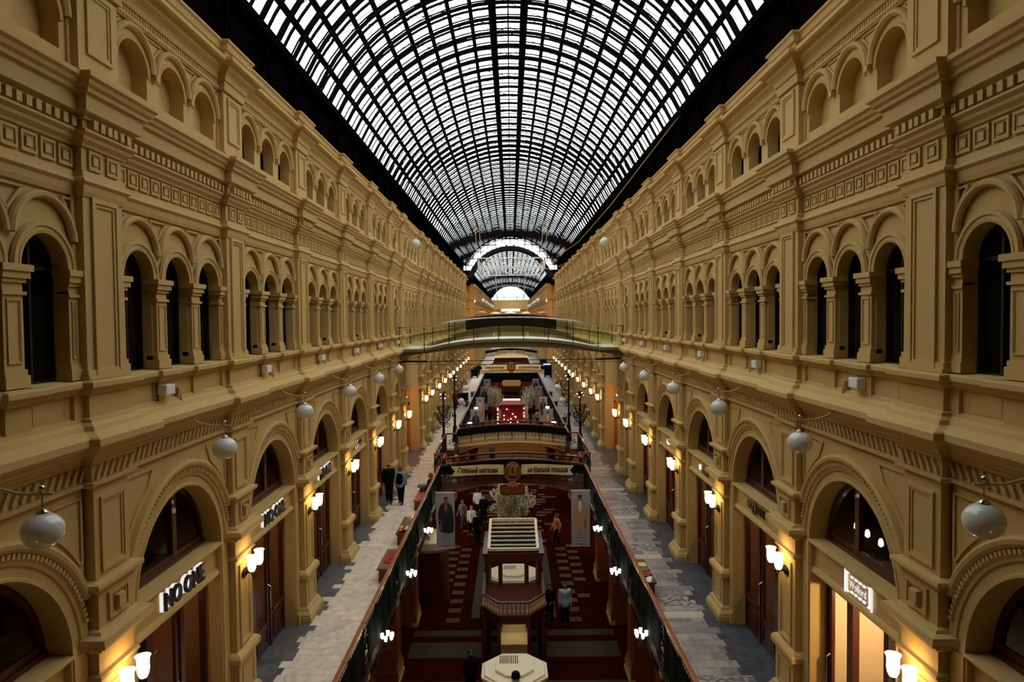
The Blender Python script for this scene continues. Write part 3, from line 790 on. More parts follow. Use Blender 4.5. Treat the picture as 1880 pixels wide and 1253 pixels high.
# ---- shopfronts -------------------------------------------------
def make_shopfront(bright=0, wallmat=SHOPW, door_at=1):
    root = empty('shopfront', (0, 0, 0))
    d = -.36
    f = MB(); hc = -4.33
    pts = [(d, 1.46*math.cos(PI*i/24), hc+1.46*math.sin(PI*i/24)) for i in range(25)]
    for i in range(24): f.bar(pts[i], pts[i+1], .12, .09, (1, 0, 0))
    f.box((d-.05, -1.49, -4.36), (d+.07, 1.49, -4.2)); f.box((d-.02, -1.49, -4.2), (d+.03, 1.49, -4.1))
    f.box((d-.04, .30, -4.2), (d+.04, .44, -2.92)); f.box((d-.03, -.95, -4.2), (d+.03, -.87, -3.2))
    f.build('lunette_frame', MAH, root)
    g = MB(); g.add([(d-.01, p[1]*.98, hc+(p[2]-hc)*.98) for p in pts], [tuple(range(25))]); g.build('lunette_pane', GL, root)
    f = MB()
    xs = [-1.49, -.62, .52, 1.49]
    for x in xs: f.box((d-.06, x-.07, -8), (d+.06, x+.07, -4.86))
    f.box((d-.06, -1.49, -5.05), (d+.06, 1.49, -4.86))
    f.build('frame', MAH, root)
    for i in (0, 1, 2):
        a, b = xs[i]+.07, xs[i+1]-.07
        if i == door_at:
            m = MB(); m.frame(a, b, -7.98, -5.05, .13, d-.03, d+.03); m.box((d-.025, a, -7.98), (d+.025, b, -7.35)); m.panel(a+.15, b-.15, -7.85, -7.45, d+.025, .02, .05)
            dr = m.build('door', MAH, root)
            h = MB(); h.tube([(d+.03, b-.07, -6.45), (d+.10, b-.07, -6.5), (d+.10, b-.07, -7.0), (d+.03, b-.07, -7.05)], .018, 8); h.build('handle', CHROME, dr)
            z0 = -7.35
        else:
            m = MB(); m.box((d-.04, a, -8), (d+.04, b, -7.15)); m.panel(a+.07, b-.07, -7.85, -7.3, d+.04, .025, .06); m.box((d-.05, a, -7.2), (d+.09, b, -7.12))
            m.build('stall_riser', MAH, root); z0 = -7.12
        g = MB(); g.add([(d, a, z0), (d, b, z0), (d, b, -5.05), (d, a, -5.05)], [(0, 1, 2, 3)]); g.build('glass_pane', GL, root)
    # room behind the glass
    m = MB(); x0, x1 = -.5, -2.7
    m.box((x1-.1, -1.9, -8), (x1, 1.9, -4.95)); m.box((x1, -1.95, -8), (x0, -1.85, -4.95)); m.box((x1, 1.85, -8), (x0, 1.95, -4.95))
    m.box((x1, -1.9, -4.95), (x0, 1.9, -4.87))
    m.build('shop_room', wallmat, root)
    m = MB(); m.box((x1, -1.9, -8.05), (x0+.1, 1.9, -7.99)); m.build('shop_room_floor', SHOPF, root)
    for yy in (-1.1, 0, 1.1): m = MB(); m.lathe([(.07, 0), (.07, .02)], (-1.25, yy, -4.98), 10); m.build('ceiling_light', CEILL, root)
    return root
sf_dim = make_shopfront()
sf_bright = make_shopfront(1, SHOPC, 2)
signs = {}
first = {'d': True, 'b': True}
desc = {(-1, 1): 'under the nearest full lit name sign', (-1, 2): 'below the second name sign', (-1, 3): 'below the third name sign'}
bi = 0
shop_ys = [(j, r) for j, r in enumerate(rows) if r[2] in ('blind', 'triple')]
for sd in (-1, 1):
    n = 0
    for j, (y0, bw, k) in shop_ys:
        br = (sd == 1 and n in (2,))
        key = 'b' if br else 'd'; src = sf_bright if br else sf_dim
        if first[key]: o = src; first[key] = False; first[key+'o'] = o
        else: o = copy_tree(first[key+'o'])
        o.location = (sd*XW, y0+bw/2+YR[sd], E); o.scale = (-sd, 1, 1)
        tag(o, '%s mahogany shopfront under an arch of the %s wall, %s from the camera' % ('brightly lit' if br else 'dim', SIDE[sd], ORD[n]), 'shopfront', 'arched shopfronts along the walkways')
        if n <= 9:
            e = 190 if br else (16 if sd < 0 else 18)
            light('POINT', (sd*(XW+1.3), y0+bw/2+YR[sd], E-5.3), e*(1 if n < 6 else 1.2), (1, .72, .42), .15, name='shop_light')
        n += 1
# display goods in the near shops
def display(sd, y, w, z, label, items):
    r = empty('display_stand', (sd*(XW+.95), y, ZW)); tag(r, label, 'display stand', 'display stands in the shop windows')
    m = MB(); m.box((-.28, -w/2, 0), (.28, w/2, z)); m.box((-.31, -w/2-.03, z), (.31, w/2+.03, z+.04)); bevel(m.build('plinth', CREAM, r), .01)
    return r
def shoe(loc, rz, m, label):
    b = MB(); b.tube([(0, -.12, .03), (0, -.06, .04), (0, .04, .035), (0, .12, .02)], [.03, .036, .036, .02], 8); b.tube([(0, -.1, .03), (0, -.1, .1)], [.03, .034], 8)
    o = b.build('shoe', m, None, loc, True); o.rotation_euler = (0, 0, rz); tag(o, label, 'shoe', 'shoes on the window display'); return o
for sd, yy, lab in ((-1, 16.0, 'cream'), (-1, 20.6, 'beige'), (-1, 25.1, 'pale'), (1, 15.4, 'low cream'), (1, 11.9, 'long cream')):
    r = display(sd, yy, 1.0, .55, '%s display stand behind the glass of the %s shop %d metres down the arcade' % (lab, SIDE[sd], int(yy)), 0)
    for i in range(3):
        shoe((sd*(XW+.85), yy-.3+.3*i, ZW+.59), PI/2*sd, (MAH, WHT, ORG)[i], '%s shoe on the %s stand in the %s shop window' % (('dark brown', 'white', 'orange')[i], lab, SIDE[sd]))
m = MB()
for zz in (.4, .9, 1.4, 1.9): m.box((-.2, -1.1, zz), (.2, 1.1, zz+.03))
for yy in (-1.1, 0, 1.1): m.box((-.2, yy-.02, 0), (.2, yy+.02, 2.2))
tag(m.build('shelving', MAH, None, (XW+2.3, 11.5, ZW)), 'dark wall shelving inside the bright shop on the right', 'shelving')
# hanging spot bulbs seen through the right lunette
for i, (yy, zz) in enumerate(((12.7, -3.98), (12.3, -4.0), (11.85, -4.02))):
    o = empty('spot_lamp', (XW+.75, yy, E+zz)); b = MB(); b.lathe([(.02, .10), (.04, .06), (.045, -.02), (.01, -.05)], (0, 0, 0), 10); b.build('bulb', LAMP, o)
    b = MB(); b.tube([(0, 0, .1), (0, 0, .9)], .006, 5); b.build('cord', IRON, o); tag(o, 'small lit bulb behind the nearest right lunette, %s of three' % ('farthest', 'middle', 'nearest')[i], 'lamp', 'bulbs behind the lunette glass')

b = MB(); b.box((-.02, -.22, -.3), (.02, .22, .3)); tag(b.build('wall_picture', CREAML, None, (XW+1.3, 12.4, E-3.75)), 'pale picture behind the nearest right lunette glass', 'picture')
# ---- shop signs -------------------------------------------------
def no_one(sd, y, w, z, label, x=None):
    X = sd*(XW+.09-.03)
    r = empty('shop_sign', (X, y, E+z)); tag(r, label, 'sign', 'raised letter signs on the left transoms')
    ro = RL_ if sd < 0 else RR_; k = -sd
    text('NO ONE', .42, (k*.0, 0, 0), ro, SHINE, .028, 'letter_halo', r, 0, w*1.0, bold=.012)
    text('NO ONE', .42, (k*.05, 0, 0), ro, BLACKL, .03, 'letter_face', r, 0, w*.98, bold=.006)
    return r
no_one(-1, 11.72, 1.45, -4.60, 'white-edged black letters NO ONE over the nearest full shop door at left')
no_one(-1, 16.25, 1.45, -4.60, 'white-edged black letters NO ONE on the second transom at left')
no_one(-1, 20.75, 1.3, -4.60, 'small distant black letters NO ONE on the third transom at left')
r = empty('shop_sign', (-XW-.05, 25.2, E-4.6)); tag(r, 'tiny curled white and dark sign on the fourth left transom', 'sign')
for i in range(4): m = MB(); m.tube([(.02, -.45+.3*i+.11*math.cos(t), .12*math.sin(t)) for t in [j*PI/4 for j in range(6)]], .022, 5); m.build('sign_stroke', BLACKL, r)
m = MB(); m.box((-.02, -.3, -.12), (.0, .3, .12)); m.build('sign_back', SHINE, r)
# film-strip style sign at right
r = empty('shop_sign', (XW+.06, 11.25, E-4.58)); tag(r, 'bright white film-strip lettering sign over the bright right shop', 'sign')
for s_ in (-1, 1):
    m = MB(); m.box((-.03, s_*.43-.013, -.20), (.0, s_*.43+.013, .20)); m.build('upright_bar', SHINE, r)
    m = MB(); m.box((-.03, s_*.37-.013, -.17), (.0, s_*.37+.013, .17)); m.box((-.03, s_*.345-.03, .15), (.0, s_*.345+.03, .17)); m.box((-.03, s_*.345-.03, -.17), (.0, s_*.345+.03, -.15)); m.build('bracket_mark', SHINE, r)
for i in range(4):
    for z in (-.13, .13): m = MB(); m.box((-.03, -.2+i*.133-.036, z-.017), (.0, -.2+i*.133+.036, z+.017)); m.build('film_perforation', SHINE, r)
text('Wolford', .2, (-.02, 0, 0), RR_, SHINE, .003, 'sign_letters', r, 0, .54, bold=-.002)
r = empty('shop_sign', (XW+.07, 16.1, E-4.6)); tag(r, 'thin dark serif lettering on the second right transom', 'sign')
text('LISE', .26, (-.01, .33, .02), RR_, BLACKL, .012, 'sign_letters', r, 0, .36)
text('C', .40, (-.01, .06, -.01), RR_, BLACKL, .012, 'sign_letters', r)
text('HARMEL', .26, (-.01, -.34, .02), RR_, BLACKL, .012, 'sign_letters', r, 0, .62)
r = empty('shop_sign', (XW+.07, 20.45, E-4.6)); tag(r, 'small dark plate with gold mark on the third right transom', 'sign')
m = MB(); m.box((-.02, -.45, -.12), (.0, .15, .10)); m.build('sign_plate', BLACKL, r)
m = MB(); m.lathe([(.09, -.02), (.09, .02)], (0, 0, 0), 10); o = m.build('gold_mark', SHINE, r, (-.02, .32, 0)); o.rotation_euler = (0, PI/2, 0)
r = empty('shop_sign', (XW+.07, 24.8, E-4.6)); tag(r, 'little glowing white sign on the fourth right transom', 'sign')
m = MB(); m.lathe([(.08, -.02), (.10, 0), (.08, .02)], (0, 0, 0), 10); m.lathe([(.08, -.02), (.1, 0), (.08, .02)], (0, .22, 0), 10); o = m.build('glowing_mark', SHINE, r, (-.02, .1, 0)); o.rotation_euler = (0, PI/2, 0)

# ---- wall sconces -------------------------------------------------
def make_sconce():
    r = empty('wall_sconce')
    b = MB(); b.lathe([(.01, 0), (.09, .01), (.10, .025), (.06, .05), (.03, .06)], (0, 0, 0), 12, 1, 1.5); o = b.build('back_plate', IRON, r); o.rotation_euler = (0, PI/2, 0)
    b = MB(); b.tube([(.04, 0, 0), (.2, 0, -.01)], .022, 6); b.ball((.2, 0, -.01), .035, 8, 6); b.tube([(.2, 0, -.04), (.2, 0, -.12)], [.02, .008], 6); b.ball((.2, 0, -.12), .02, 6, 4)
    for s_ in (-1, 1): b.tube([(.2, 0, 0), (.22, s_*.09, -.03), (.23, s_*.17, .0), (.24, s_*.2, .08)], .014, 6); b.lathe([(.035, 0), (.045, .03)], (.24, s_*.2, .07), 8)
    b.build('arm', IRON, r)
    for s_ in (-1, 1):
        b = MB(); b.lathe([(.02, .08), (.05, .09), (.075, .14), (.088, .22), (.085, .30), (.088, .36), (.105, .40), (.11, .405), (.10, .40)], (.24, s_*.2, .0), 14)
        b.build('tulip_shade', LAMP, r, None, True)
    return r
sc0 = make_sconce(); first_s = True
pil_ys = [r_[0] for r_ in rows]+[Y_END]
NEAR = 60
for sd in (-1, 1):
    n = 0
    for yy in pil_ys[1:]:
        o = sc0 if first_s else copy_tree(sc0); first_s = False
        o.location = (sd*(XW-S-.02), yy+YR[sd], E-5.16); o.scale = (-sd, 1, 1)
        tag(o, 'iron sconce with two lit tulip shades, %s pilaster on the %s from the camera' % (ORD[n], SIDE[sd]), 'wall lamp', 'tulip sconces on the pilasters')
        if yy < NEAR: light('POINT', (sd*(XW-S-.30), yy+YR[sd], E-4.82), 13, (1, .66, .30), .12, name='sconce_light')
        n += 1

# ---- opal globes on curved tubes ---------------------------------
def make_globe(up=False):
    r = empty('globe_lamp')
    b = MB()
    pts = [(.10, 0, .98), (.12, 0, .75), (.20, 0, .58), (.38, 0, .44), (.60, 0, .38), (.83, 0, .38), (.95, 0, .38)]
    b.tube(pts, .018, 8); b.box((0, -.06, .92), (.11, .06, 1.04)); b.build('curved_bracket', TUBE, r)
    b = MB(); b.ball((.83, 0, .44), .034, 10, 8); b.tube([(.83, 0, .40), (.83, 0, .19)], .012, 6); b.lathe([(.06, .205), (.055, .215), (.03, .24), (.01, .25)], (.83, 0, -.02), 12); b.build('finial', CHROME, r)
    b = MB(); b.ball((.83, 0, 0), .20, 28, 20, (1, 1, .94)); b.build('globe', GLOBE, r, None, True)
    return r
g0 = make_globe(); ff = True
for sd in (-1, 1):
    for i in range(6):
        o = g0 if ff else copy_tree(g0); ff = False
        yy = 7.0+4.5*i
        o.location = (sd*XW, yy, E-2.14-(.0 if sd < 0 else .0)); o.scale = (-sd, 1, 1)
        tag(o, 'white opal globe on a curved tube, %s wall, %s from the camera' % (SIDE[sd], ORD[i]), 'globe lamp', 'opal globes over the walkways')
    for i in range(6):
        r = empty('floodlight', (sd*(XW-.02), 10.95+4.5*i, E-1.08)); r.scale = (-sd, 1, 1)
        tag(r, 'small white floodlight box on the %s wall, %s from the camera' % (SIDE[sd], ORD[i]), 'floodlight', 'floodlight boxes under the ledges')
        m = MB(); m.frame(-.2, .2, -.14, .14, .02, 0, .03); m.build('mounting_frame', TUBE, r)
        m = MB(); m.box((.06, -.14, -.08), (.2, .14, .08)); bevel(m.build('lamp_housing', WHITEM, r), .01)
        m = MB(); m.tube([(.05, -.1, -.08), (.04, -.13, -.16), (.05, -.06, -.24), (.04, -.02, -.32)], .006, 4); m.build('cable', IRON, r)
    o = copy_tree(g0); o.location = (sd*XW, 34.0, E+3.78); o.scale = (-sd*1.2, 1.2, 1.2)
    tag(o, 'single white opal globe lamp high on the %s attic storey' % SIDE[sd], 'globe lamp', 'opal globes over the walkways')
    for i in range(5):
        o = copy_tree(g0); o.location = (sd*XW, 108+14*i, E+2.9); o.scale = (-sd*1.6, 1.6, 1.6)
        tag(o, 'tiny distant globe lamp on the far %s wall beyond the dome, %s of the row' % (SIDE[sd], ORD[i]), 'globe lamp', 'opal globes on the far walls')

# ---- walkway railings -------------------------------------------------
def scroll_band(mb, y0, y1, zc, h, x, pitch=.45, r=.012):
    n = max(1, int((y1-y0)/pitch)); p = (y1-y0)/n
    for i in range(n):
        c = y0+(i+.5)*p
        for s_ in (-1, 1):
            sp = spiral(0, 0, h*.42, 1.3, PI/2*s_, s_)
            mb.tube([(x, c+s_*p*.25+a*.9, zc+b) for a, b in sp], r, 4)
        mb.tube([(x, c-p/2, zc-h*.45), (x, c-p*.15, zc), (x, c, zc+h*.45), (x, c+p*.15, zc), (x, c+p/2, zc-h*.45)], r, 4)
def make_rail(L, cloth=True):
    r = empty('railing')
    b = MB(); b.box((-.055, 0, .98), (.055, L, 1.05)); b.box((-.035, 0, .94), (.035, L, .98)); bevel(b.build('handrail', RAILW, r), .015)
    b = MB(); 
    n = max(1, int(round(L/1.5)))
    for i in range(n+1): yy = min(L-.02, max(.02, L*i/n)); b.box((-.02, yy-.02, 0), (.02, yy+.02, .95)); b.ball((.0, yy, .5), .035, 8, 6)
    for z in (.08, .80): b.box((-.012, 0, z-.012), (.012, L, z+.012))
    scroll_band(b, 0, L, .44, .62, 0, .5)
    for i in range(int(L/.16)): b.bar((0, (i+.5)*.16, .81), (0, (i+.5)*.16, .95), .012)
    b.build('iron_scrollwork', IRON, r)
    if cloth:
        b = MB(); c0, c1 = L*.02, L*.93
        n = 24
        for k in range(n):
            a0_, a1_ = c0+(c1-c0)*k/n, c0+(c1-c0)*(k+1)/n
            w0, w1 = .03+.012*math.sin(k*1.1), .03+.012*math.sin((k+1)*1.1)
            b.add([(w0+.03, a0_, .92), (w1+.03, a1_, .92), (w1+.05, a1_, .02), (w0+.05, a0_, .02)], [(0, 1, 2, 3)])
        o = b.build('cloth_panel', GREEN, r); s_ = o.modifiers.new('s', 'SOLIDIFY'); s_.thickness = .01
    b = MB(); b.box((-.08, 0, -.30), (.05, L, .0)); b.box((-.08, 0, -.36), (.03, L, -.30)); b.build('edge_beam', MAH, r)
    b = MB(); scroll_band(b, L*.1, L*.9, -.34, .34, .07, .42, .014); b.tube([(.07, 0, -.16), (.07, L, -.16)], .014, 4)
    for i in range(9): b.tube([(.07+.07*math.cos(PI*i/8), -.0+L*.5+.5*math.cos(PI*i/8), -.2-.35*math.sin(PI*i/8)) , (.07+.07*math.cos(PI*(i+1)/8), L*.5+.5*math.cos(PI*(i+1)/8), -.2-.35*math.sin(PI*(i+1)/8))], .014, 4)
    b.build('hanging_scroll_frieze', IRON, r)
    b = MB()
    for q in (.12, .5, .88): b.box((-.02, L*q-.22, -.5), (.03, L*q+.22, -.32))
    b.build('cream_bracket', CREAM, r)
    return r
rl = make_rail(4.2); fr_ = True
for sd in (-1, 1):
    segs = [(-1.4+4.22*i) for i in range(8)]
    for i, yy in enumerate(segs):
        o = rl if fr_ else copy_tree(rl); fr_ = False
        o.location = (sd*3.47, yy, ZW); o.scale = (-sd, 1, 1)
        tag(o, 'copper-railed dark iron railing with green cloth, %s walkway, %s length from camera' % (SIDE[sd], ORD[i]), 'railing', 'walkway railings over the open well')
    for i in range(11):
        o = copy_tree(rl); o.location = (sd*3.47, 44.85+4.22*i, ZW); o.scale = (-sd, 1, 1)
        tag(o, 'distant dark railing of the %s walkway past the footbridges, %s length' % (SIDE[sd], ORD[i]), 'railing', 'walkway railings over the open well')
rs = make_rail(5.6, False); 
for j, sd in enumerate((-1, 1)):
    o = rs if j == 0 else copy_tree(rs); o.location = (sd*4.05, 35.3, ZW); o.scale = (-sd, 1, 1)
    tag(o, 'short iron railing of the widened well between the footbridges, %s side' % SIDE[sd], 'railing', 'railings around the widened well')
for L_, y_, nm in ((1.12, 34.05, 'behind the banner footbridge'), (1.5, 41.7, 'before the far footbridge')):
    rz_ = make_rail(L_, False)
    for j, sd in enumerate((-1, 1)):
        o = rz_ if j == 0 else copy_tree(rz_); o.location = (sd*3.47, y_, ZW); o.scale = (-sd, 1, 1)
        tag(o, 'short length of dark iron railing %s, %s side' % (nm, SIDE[sd]), 'railing', 'railings around the widened well')
rq = make_rail(.55, False)
q = 0
for sd in (-1, 1):
    for yy in (35.2, 41.6):
        o = rq if q == 0 else copy_tree(rq); q += 1
        o.location = (sd*4.05, yy, ZW); o.rotation_euler = (0, 0, -PI/2 if sd < 0 else PI/2)
        tag(o, 'narrow return of iron railing at the %s %s corner of the widened well' % ('near' if yy < 40 else 'far', SIDE[sd]), 'railing', 'corner returns of the well railing')

# ---- chandelier clusters hung from the walkway edges ------------------
def make_cluster():
    r = empty('tulip_chandelier')
    b = MB(); b.tube([(0, 0, 0), (.18, 0, -.05), (.28, 0, .0)], .018, 6); b.ball((.28, 0, 0), .05, 8, 6); b.tube([(.28, 0, .0), (.28, 0, -.3)], [.03, .01], 6)
    P = [(.28, .22), (.28, -.22), (.46, .08), (.46, -.1), (.12, 0)]
    for x, y_ in P: b.tube([(.28, 0, -.05), ((.28+x)/2, y_/2, -.14), (x, y_, -.02)], .012, 5)
    for i in range(3): b.tube([(.28+a, .0+.0, -.35+c) for a, c in spiral(0, 0, .12, 1.2, i*2)], .01, 4)
    b.build('scroll_arm', IRON, r)
    for x, y_ in P:
        b = MB(); b.lathe([(.02, 0), (.045, .03), (.055, .09), (.05, .14), (.065, .18)], (x, y_, -.02), 10); b.build('tulip_bulb', LAMPF, r, None, True)
    return r
c0 = make_cluster(); q = 0; c0s = .8
for sd in (-1, 1):
    for i, yy in enumerate([12.6, 16.98, 21.23, 25.6, 30.0, 47.5, 52, 56.5, 61]):
        o = c0 if q == 0 else copy_tree(c0); q += 1
        o.location = (sd*3.42, yy, E-8.03); o.scale = (-sd*.72, .72, .72)
        tag(o, 'cluster of glowing tulip bulbs on the %s walkway edge, %s from the camera' % (SIDE[sd], ORD[i]), 'chandelier', 'bulb clusters under the walkway edges')
        if yy < 35: light('POINT', (sd*3.0, yy, E-8.35), 3.5, (1, .75, .45), .12, name='cluster_light')

# ---- arched footbridges of the walkway level ---------------------------
def arch_bridge(y0, y1, hw_, label, rise=.28, beam=.16, wood=MAH, side=3.47, group=None, slope=True, deckm=None, arcm=None):
    r = empty('footbridge', (0, (y0+y1)/2, ZW)); tag(r, label, 'footbridge', group)
    w = (y1-y0)/2; n = 24
    zz = lambda x: rise*math.cos(x/hw_*PI/2)
    xs = [-hw_+2*hw_*i/n for i in range(n+1)]
    def strip(nm, m, ya, yb, f0, f1):
        b = MB()
        for i in range(n):
            a, c = xs[i], xs[i+1]
            b.add([(a, ya, f0(a)), (c, ya, f0(c)), (c, yb, f0(c)), (a, yb, f0(a)), (a, ya, f1(a)), (c, ya, f1(c)), (c, yb, f1(c)), (a, yb, f1(a))],
                  [(0, 3, 2, 1), (4, 5, 6, 7), (0, 1, 5, 4), (3, 7, 6, 2)])
        return b.build(nm, m, r)
    strip('deck', deckm or FLR, -w, w, lambda x: zz(x)-.1, lambda x: zz(x))
    strip('arched_beam', arcm or PLD, -w+.1, w-.1, lambda x: zz(x)-.16-.42*(abs(x)/hw_)**2.0, lambda x: zz(x)-.1)
    for yy in (-w, w):
        strip('edge_beam', CREAM if slope else MAH, yy-.05, yy+.05, lambda x: zz(x)-.14, lambda x: zz(x)-.02)
        strip('handrail', MAH, yy-.06, yy+.06, lambda x: zz(x)+.97, lambda x: zz(x)+1.05)
        b = MB()
        for i in range(9):
            x = -hw_+2*hw_*i/8; b.box((x-.015, yy-.015, zz(x)), (x+.015, yy+.015, zz(x)+1))
        for z in (.1, .82): b.tube([(x, yy, zz(x)+z) for x in xs], .012, 4)
        for i in range(16):
            x = -hw_+2*hw_*(i+.5)/16
            for s_ in (-1, 1): b.tube([(x+s_*.1+a, yy, zz(x)+.46+c) for a, c in spiral(0, 0, .22, 1.3, s_*1.2, s_, 10)], .012, 4)
        b.build('iron_scrollwork', IRON, r)
    strip('cloth_panel', BLK, -w-.03, -w-.015, lambda x: zz(x)+.55, lambda x: zz(x)+.97)
    strip('beige_backing_panel', CREAM if slope else MAH, -w+.03, -w+.045, lambda x: zz(x)-.02, lambda x: zz(x)+.50)
    for s_ in (-1, 1):
        b = MB()
        for i in range(3): b.tube([(s_*(hw_-.25-.25*i)+a, -w-.08, -.45+.1*i+c) for a, c in spiral(0, 0, .2, 1.2, 0, s_, 10)], .014, 4)
        b.build('corner_scroll', IRON, r)
    return r
brA = arch_bridge(32.45, 34.0, 3.45, 'arched footbridge carrying the cream ribbon banner, nearer of the two', .28, slope=False, deckm=DRW, arcm=mat('golden_brown_beam', (.30, .15, .035), .5))
brB = arch_bridge(43.25, 44.7, 3.45, 'arched footbridge with bare iron scrollwork behind the banner bridge', .28, deckm=DRW)
r = empty('railing', (0, 88.05, ZW)); tag(r, 'dark railing closing the far end of the open well before the dome', 'railing')
b = MB(); b.box((-3.5, -.05, .97), (3.5, .05, 1.05)); b.build('handrail', MAH, r)
b = MB(); b.box((-3.45, -.04, -.2), (3.45, -.02, .97)); b.build('cloth_panel', BLK, r)
brC = arch_bridge(98.5, 101, 5.5, 'distant lit footbridge with a second ribbon banner at the domed crossing', .5, group=None)
brD = arch_bridge(147.5, 149.5, 5.6, 'farthest footbridge with a tiny ribbon banner', .6)
def ribbon(y, hw_, z, sc, label, tx=True):
    r = empty('ribbon_banner', (0, y, E+z)); tag(r, label, 'banner', 'cream ribbon banners on the footbridges')
    for s_, t in ((-1, 'Главный магазин'), (1, 'на Красной площади')):
        b = MB(); n = 20; x0, x1 = .42*sc, hw_
        pts = [];
        for i in range(n+1):
            x = x0+(x1-x0)*i/n; wv = .025*sc*math.sin(i/n*PI*1.6)+.03*sc*(1-i/n)
            pts.append((s_*x, wv))
        h = .235*sc
        for i in range(n):
            (xa, wa), (xb, wb) = pts[i], pts[i+1]
            cut = .0
            b.add([(xa, 0, wa-h), (xb, 0, wb-h), (xb, 0, wb+h), (xa, 0, wa+h), (xa, .03, wa-h), (xb, .03, wb-h), (xb, .03, wb+h), (xa, .03, wa+h)], [(0, 1, 2, 3), (4, 7, 6, 5), (0, 4, 5, 1), (3, 2, 6, 7), (0, 3, 7, 4), (1, 5, 6, 2)])
        b.build('ribbon_half', CREAM, r)
        b = MB(); (xe, we) = pts[-1]
        b.prism([(0, -h), (s_*.02*sc, h), (-s_*.18*sc, 0)] , .01, Matrix.Translation((xe+s_*.0, -.004, we)) @ Matrix.Rotation(PI/2, 4, 'X'))
        b.build('swallow_tail', IRON, r)
        b = MB()
        for q_ in (.25, .75): b.tube([(s_*(x0+(x1-x0)*q_), .02, .1), (s_*(x0+(x1-x0)*q_), .3, .1)], .012, 5)
        b.build('fixing_rod', IRON, r)
        o = text(t, .34*sc, (s_*(x0+(x1-x0)*.50), -.012, .0), (PI/2, 0, 0), TEXT, .004, 'ribbon_lettering', r, .35, (x1-x0)*.78, bold=.011*sc)
    return r
ribbon(32.34, 2.92, -7.22, 1, 'cream ribbon banner with brown script lettering on the nearer footbridge')
ribbon(98.3, 4.4, -7.0, 1.5, 'small cream ribbon banner on the lit bridge at the crossing')
ribbon(147.3, 3.0, -7.1, 1.1, 'tiny cream ribbon banner far away on the farthest footbridge')
def emblem(y, z, sc, label):
    r = empty('emblem', (0, y, E+z)); tag(r, label, 'emblem')
    b = MB(); b.lathe([(.42*sc, 0), (.44*sc, .03), (.42*sc, .06)], (0, 0, 0), 28, .94, 1.1); o = b.build('disc', DRW, r); o.rotation_euler = (PI/2, 0, 0)
    b = MB()
    for k in (.42, .37, .32): b.tube([(k*sc*.95*math.cos(t), -.07, k*sc*1.1*math.sin(t)) for t in [2*PI*i/32 for i in range(32)]], .010*sc, 5, True)
    b.build('gold_rings', GOLD, r)
    b = MB()
    for x, h in ((-.18, .22), (-.09, .3), (.09, .3), (.18, .22)): b.box((x*sc-.03*sc, -.09, -.12*sc), (x*sc+.03*sc, -.06, h*.5*sc)); b.lathe([(.035*sc, 0), (.002, .09*sc)], (x*sc, -.075, h*.5*sc), 6)
    b.box((-.2*sc, -.09, -.16*sc), (.2*sc, -.06, -.08*sc)); b.build('building_relief', GOLD, r)
    text('ГУМ', .22*sc, (0, -.10, .27*sc), (PI/2, 0, 0), CREAM, .006, 'emblem_letters', r)
    b = MB(); b.box((-.17*sc, -.06, -.66*sc), (.17*sc, .0, -.46*sc)); b.box((-.24*sc, -.07, -.70*sc), (.24*sc, .0, -.63*sc)); b.frame(-.15*sc, .15*sc, -.62*sc, -.48*sc, .02, -.09, -.06) if False else None
    b.build('pedestal', GOLD, r)
    b = MB(); b.tube([(0, 0, 0), (0, .3, 0)], .03, 6); b.build('fixing_rod', IRON, r)
    return r
emblem(32.28, -7.28, 1, 'round red and gold emblem at the middle of the nearer footbridge')
emblem(98.2, -7.0, 1.5, 'small round red emblem in the middle of the distant lit footbridge')
r = empty('hanging_plaque', (0, 32.3, E-8.14)); tag(r, 'dark red hanging plaque with rounded ends under the round emblem', 'plaque')
def rrect(w, h, rad, n=5):
    P = []
    for cx, cy, a0_ in ((w-rad, h-rad, 0), (-w+rad, h-rad, 90), (-w+rad, -h+rad, 180), (w-rad, -h+rad, 270)):
        for i in range(n+1): a = math.radians(a0_+90*i/n); P.append((cx+rad*math.cos(a), cy+rad*math.sin(a)))
    return P
b = MB(); b.prism(rrect(.6, .25, .12), .06, Matrix.Rotation(PI/2, 4, 'X')); b.build('board', MAH, r)
b = MB(); b.prism(rrect(.55, .20, .1), .075, Matrix.Rotation(PI/2, 4, 'X')); b.build('panel', mat('red_brown_lacquer', (.20, .035, .008), .4), r)
b = MB()
for s_ in (-1, 1): b.tube([(s_*.42, -.02, .25), (s_*.42, .0, .55)], .01, 5)
b.build('hanger', IRON, r)

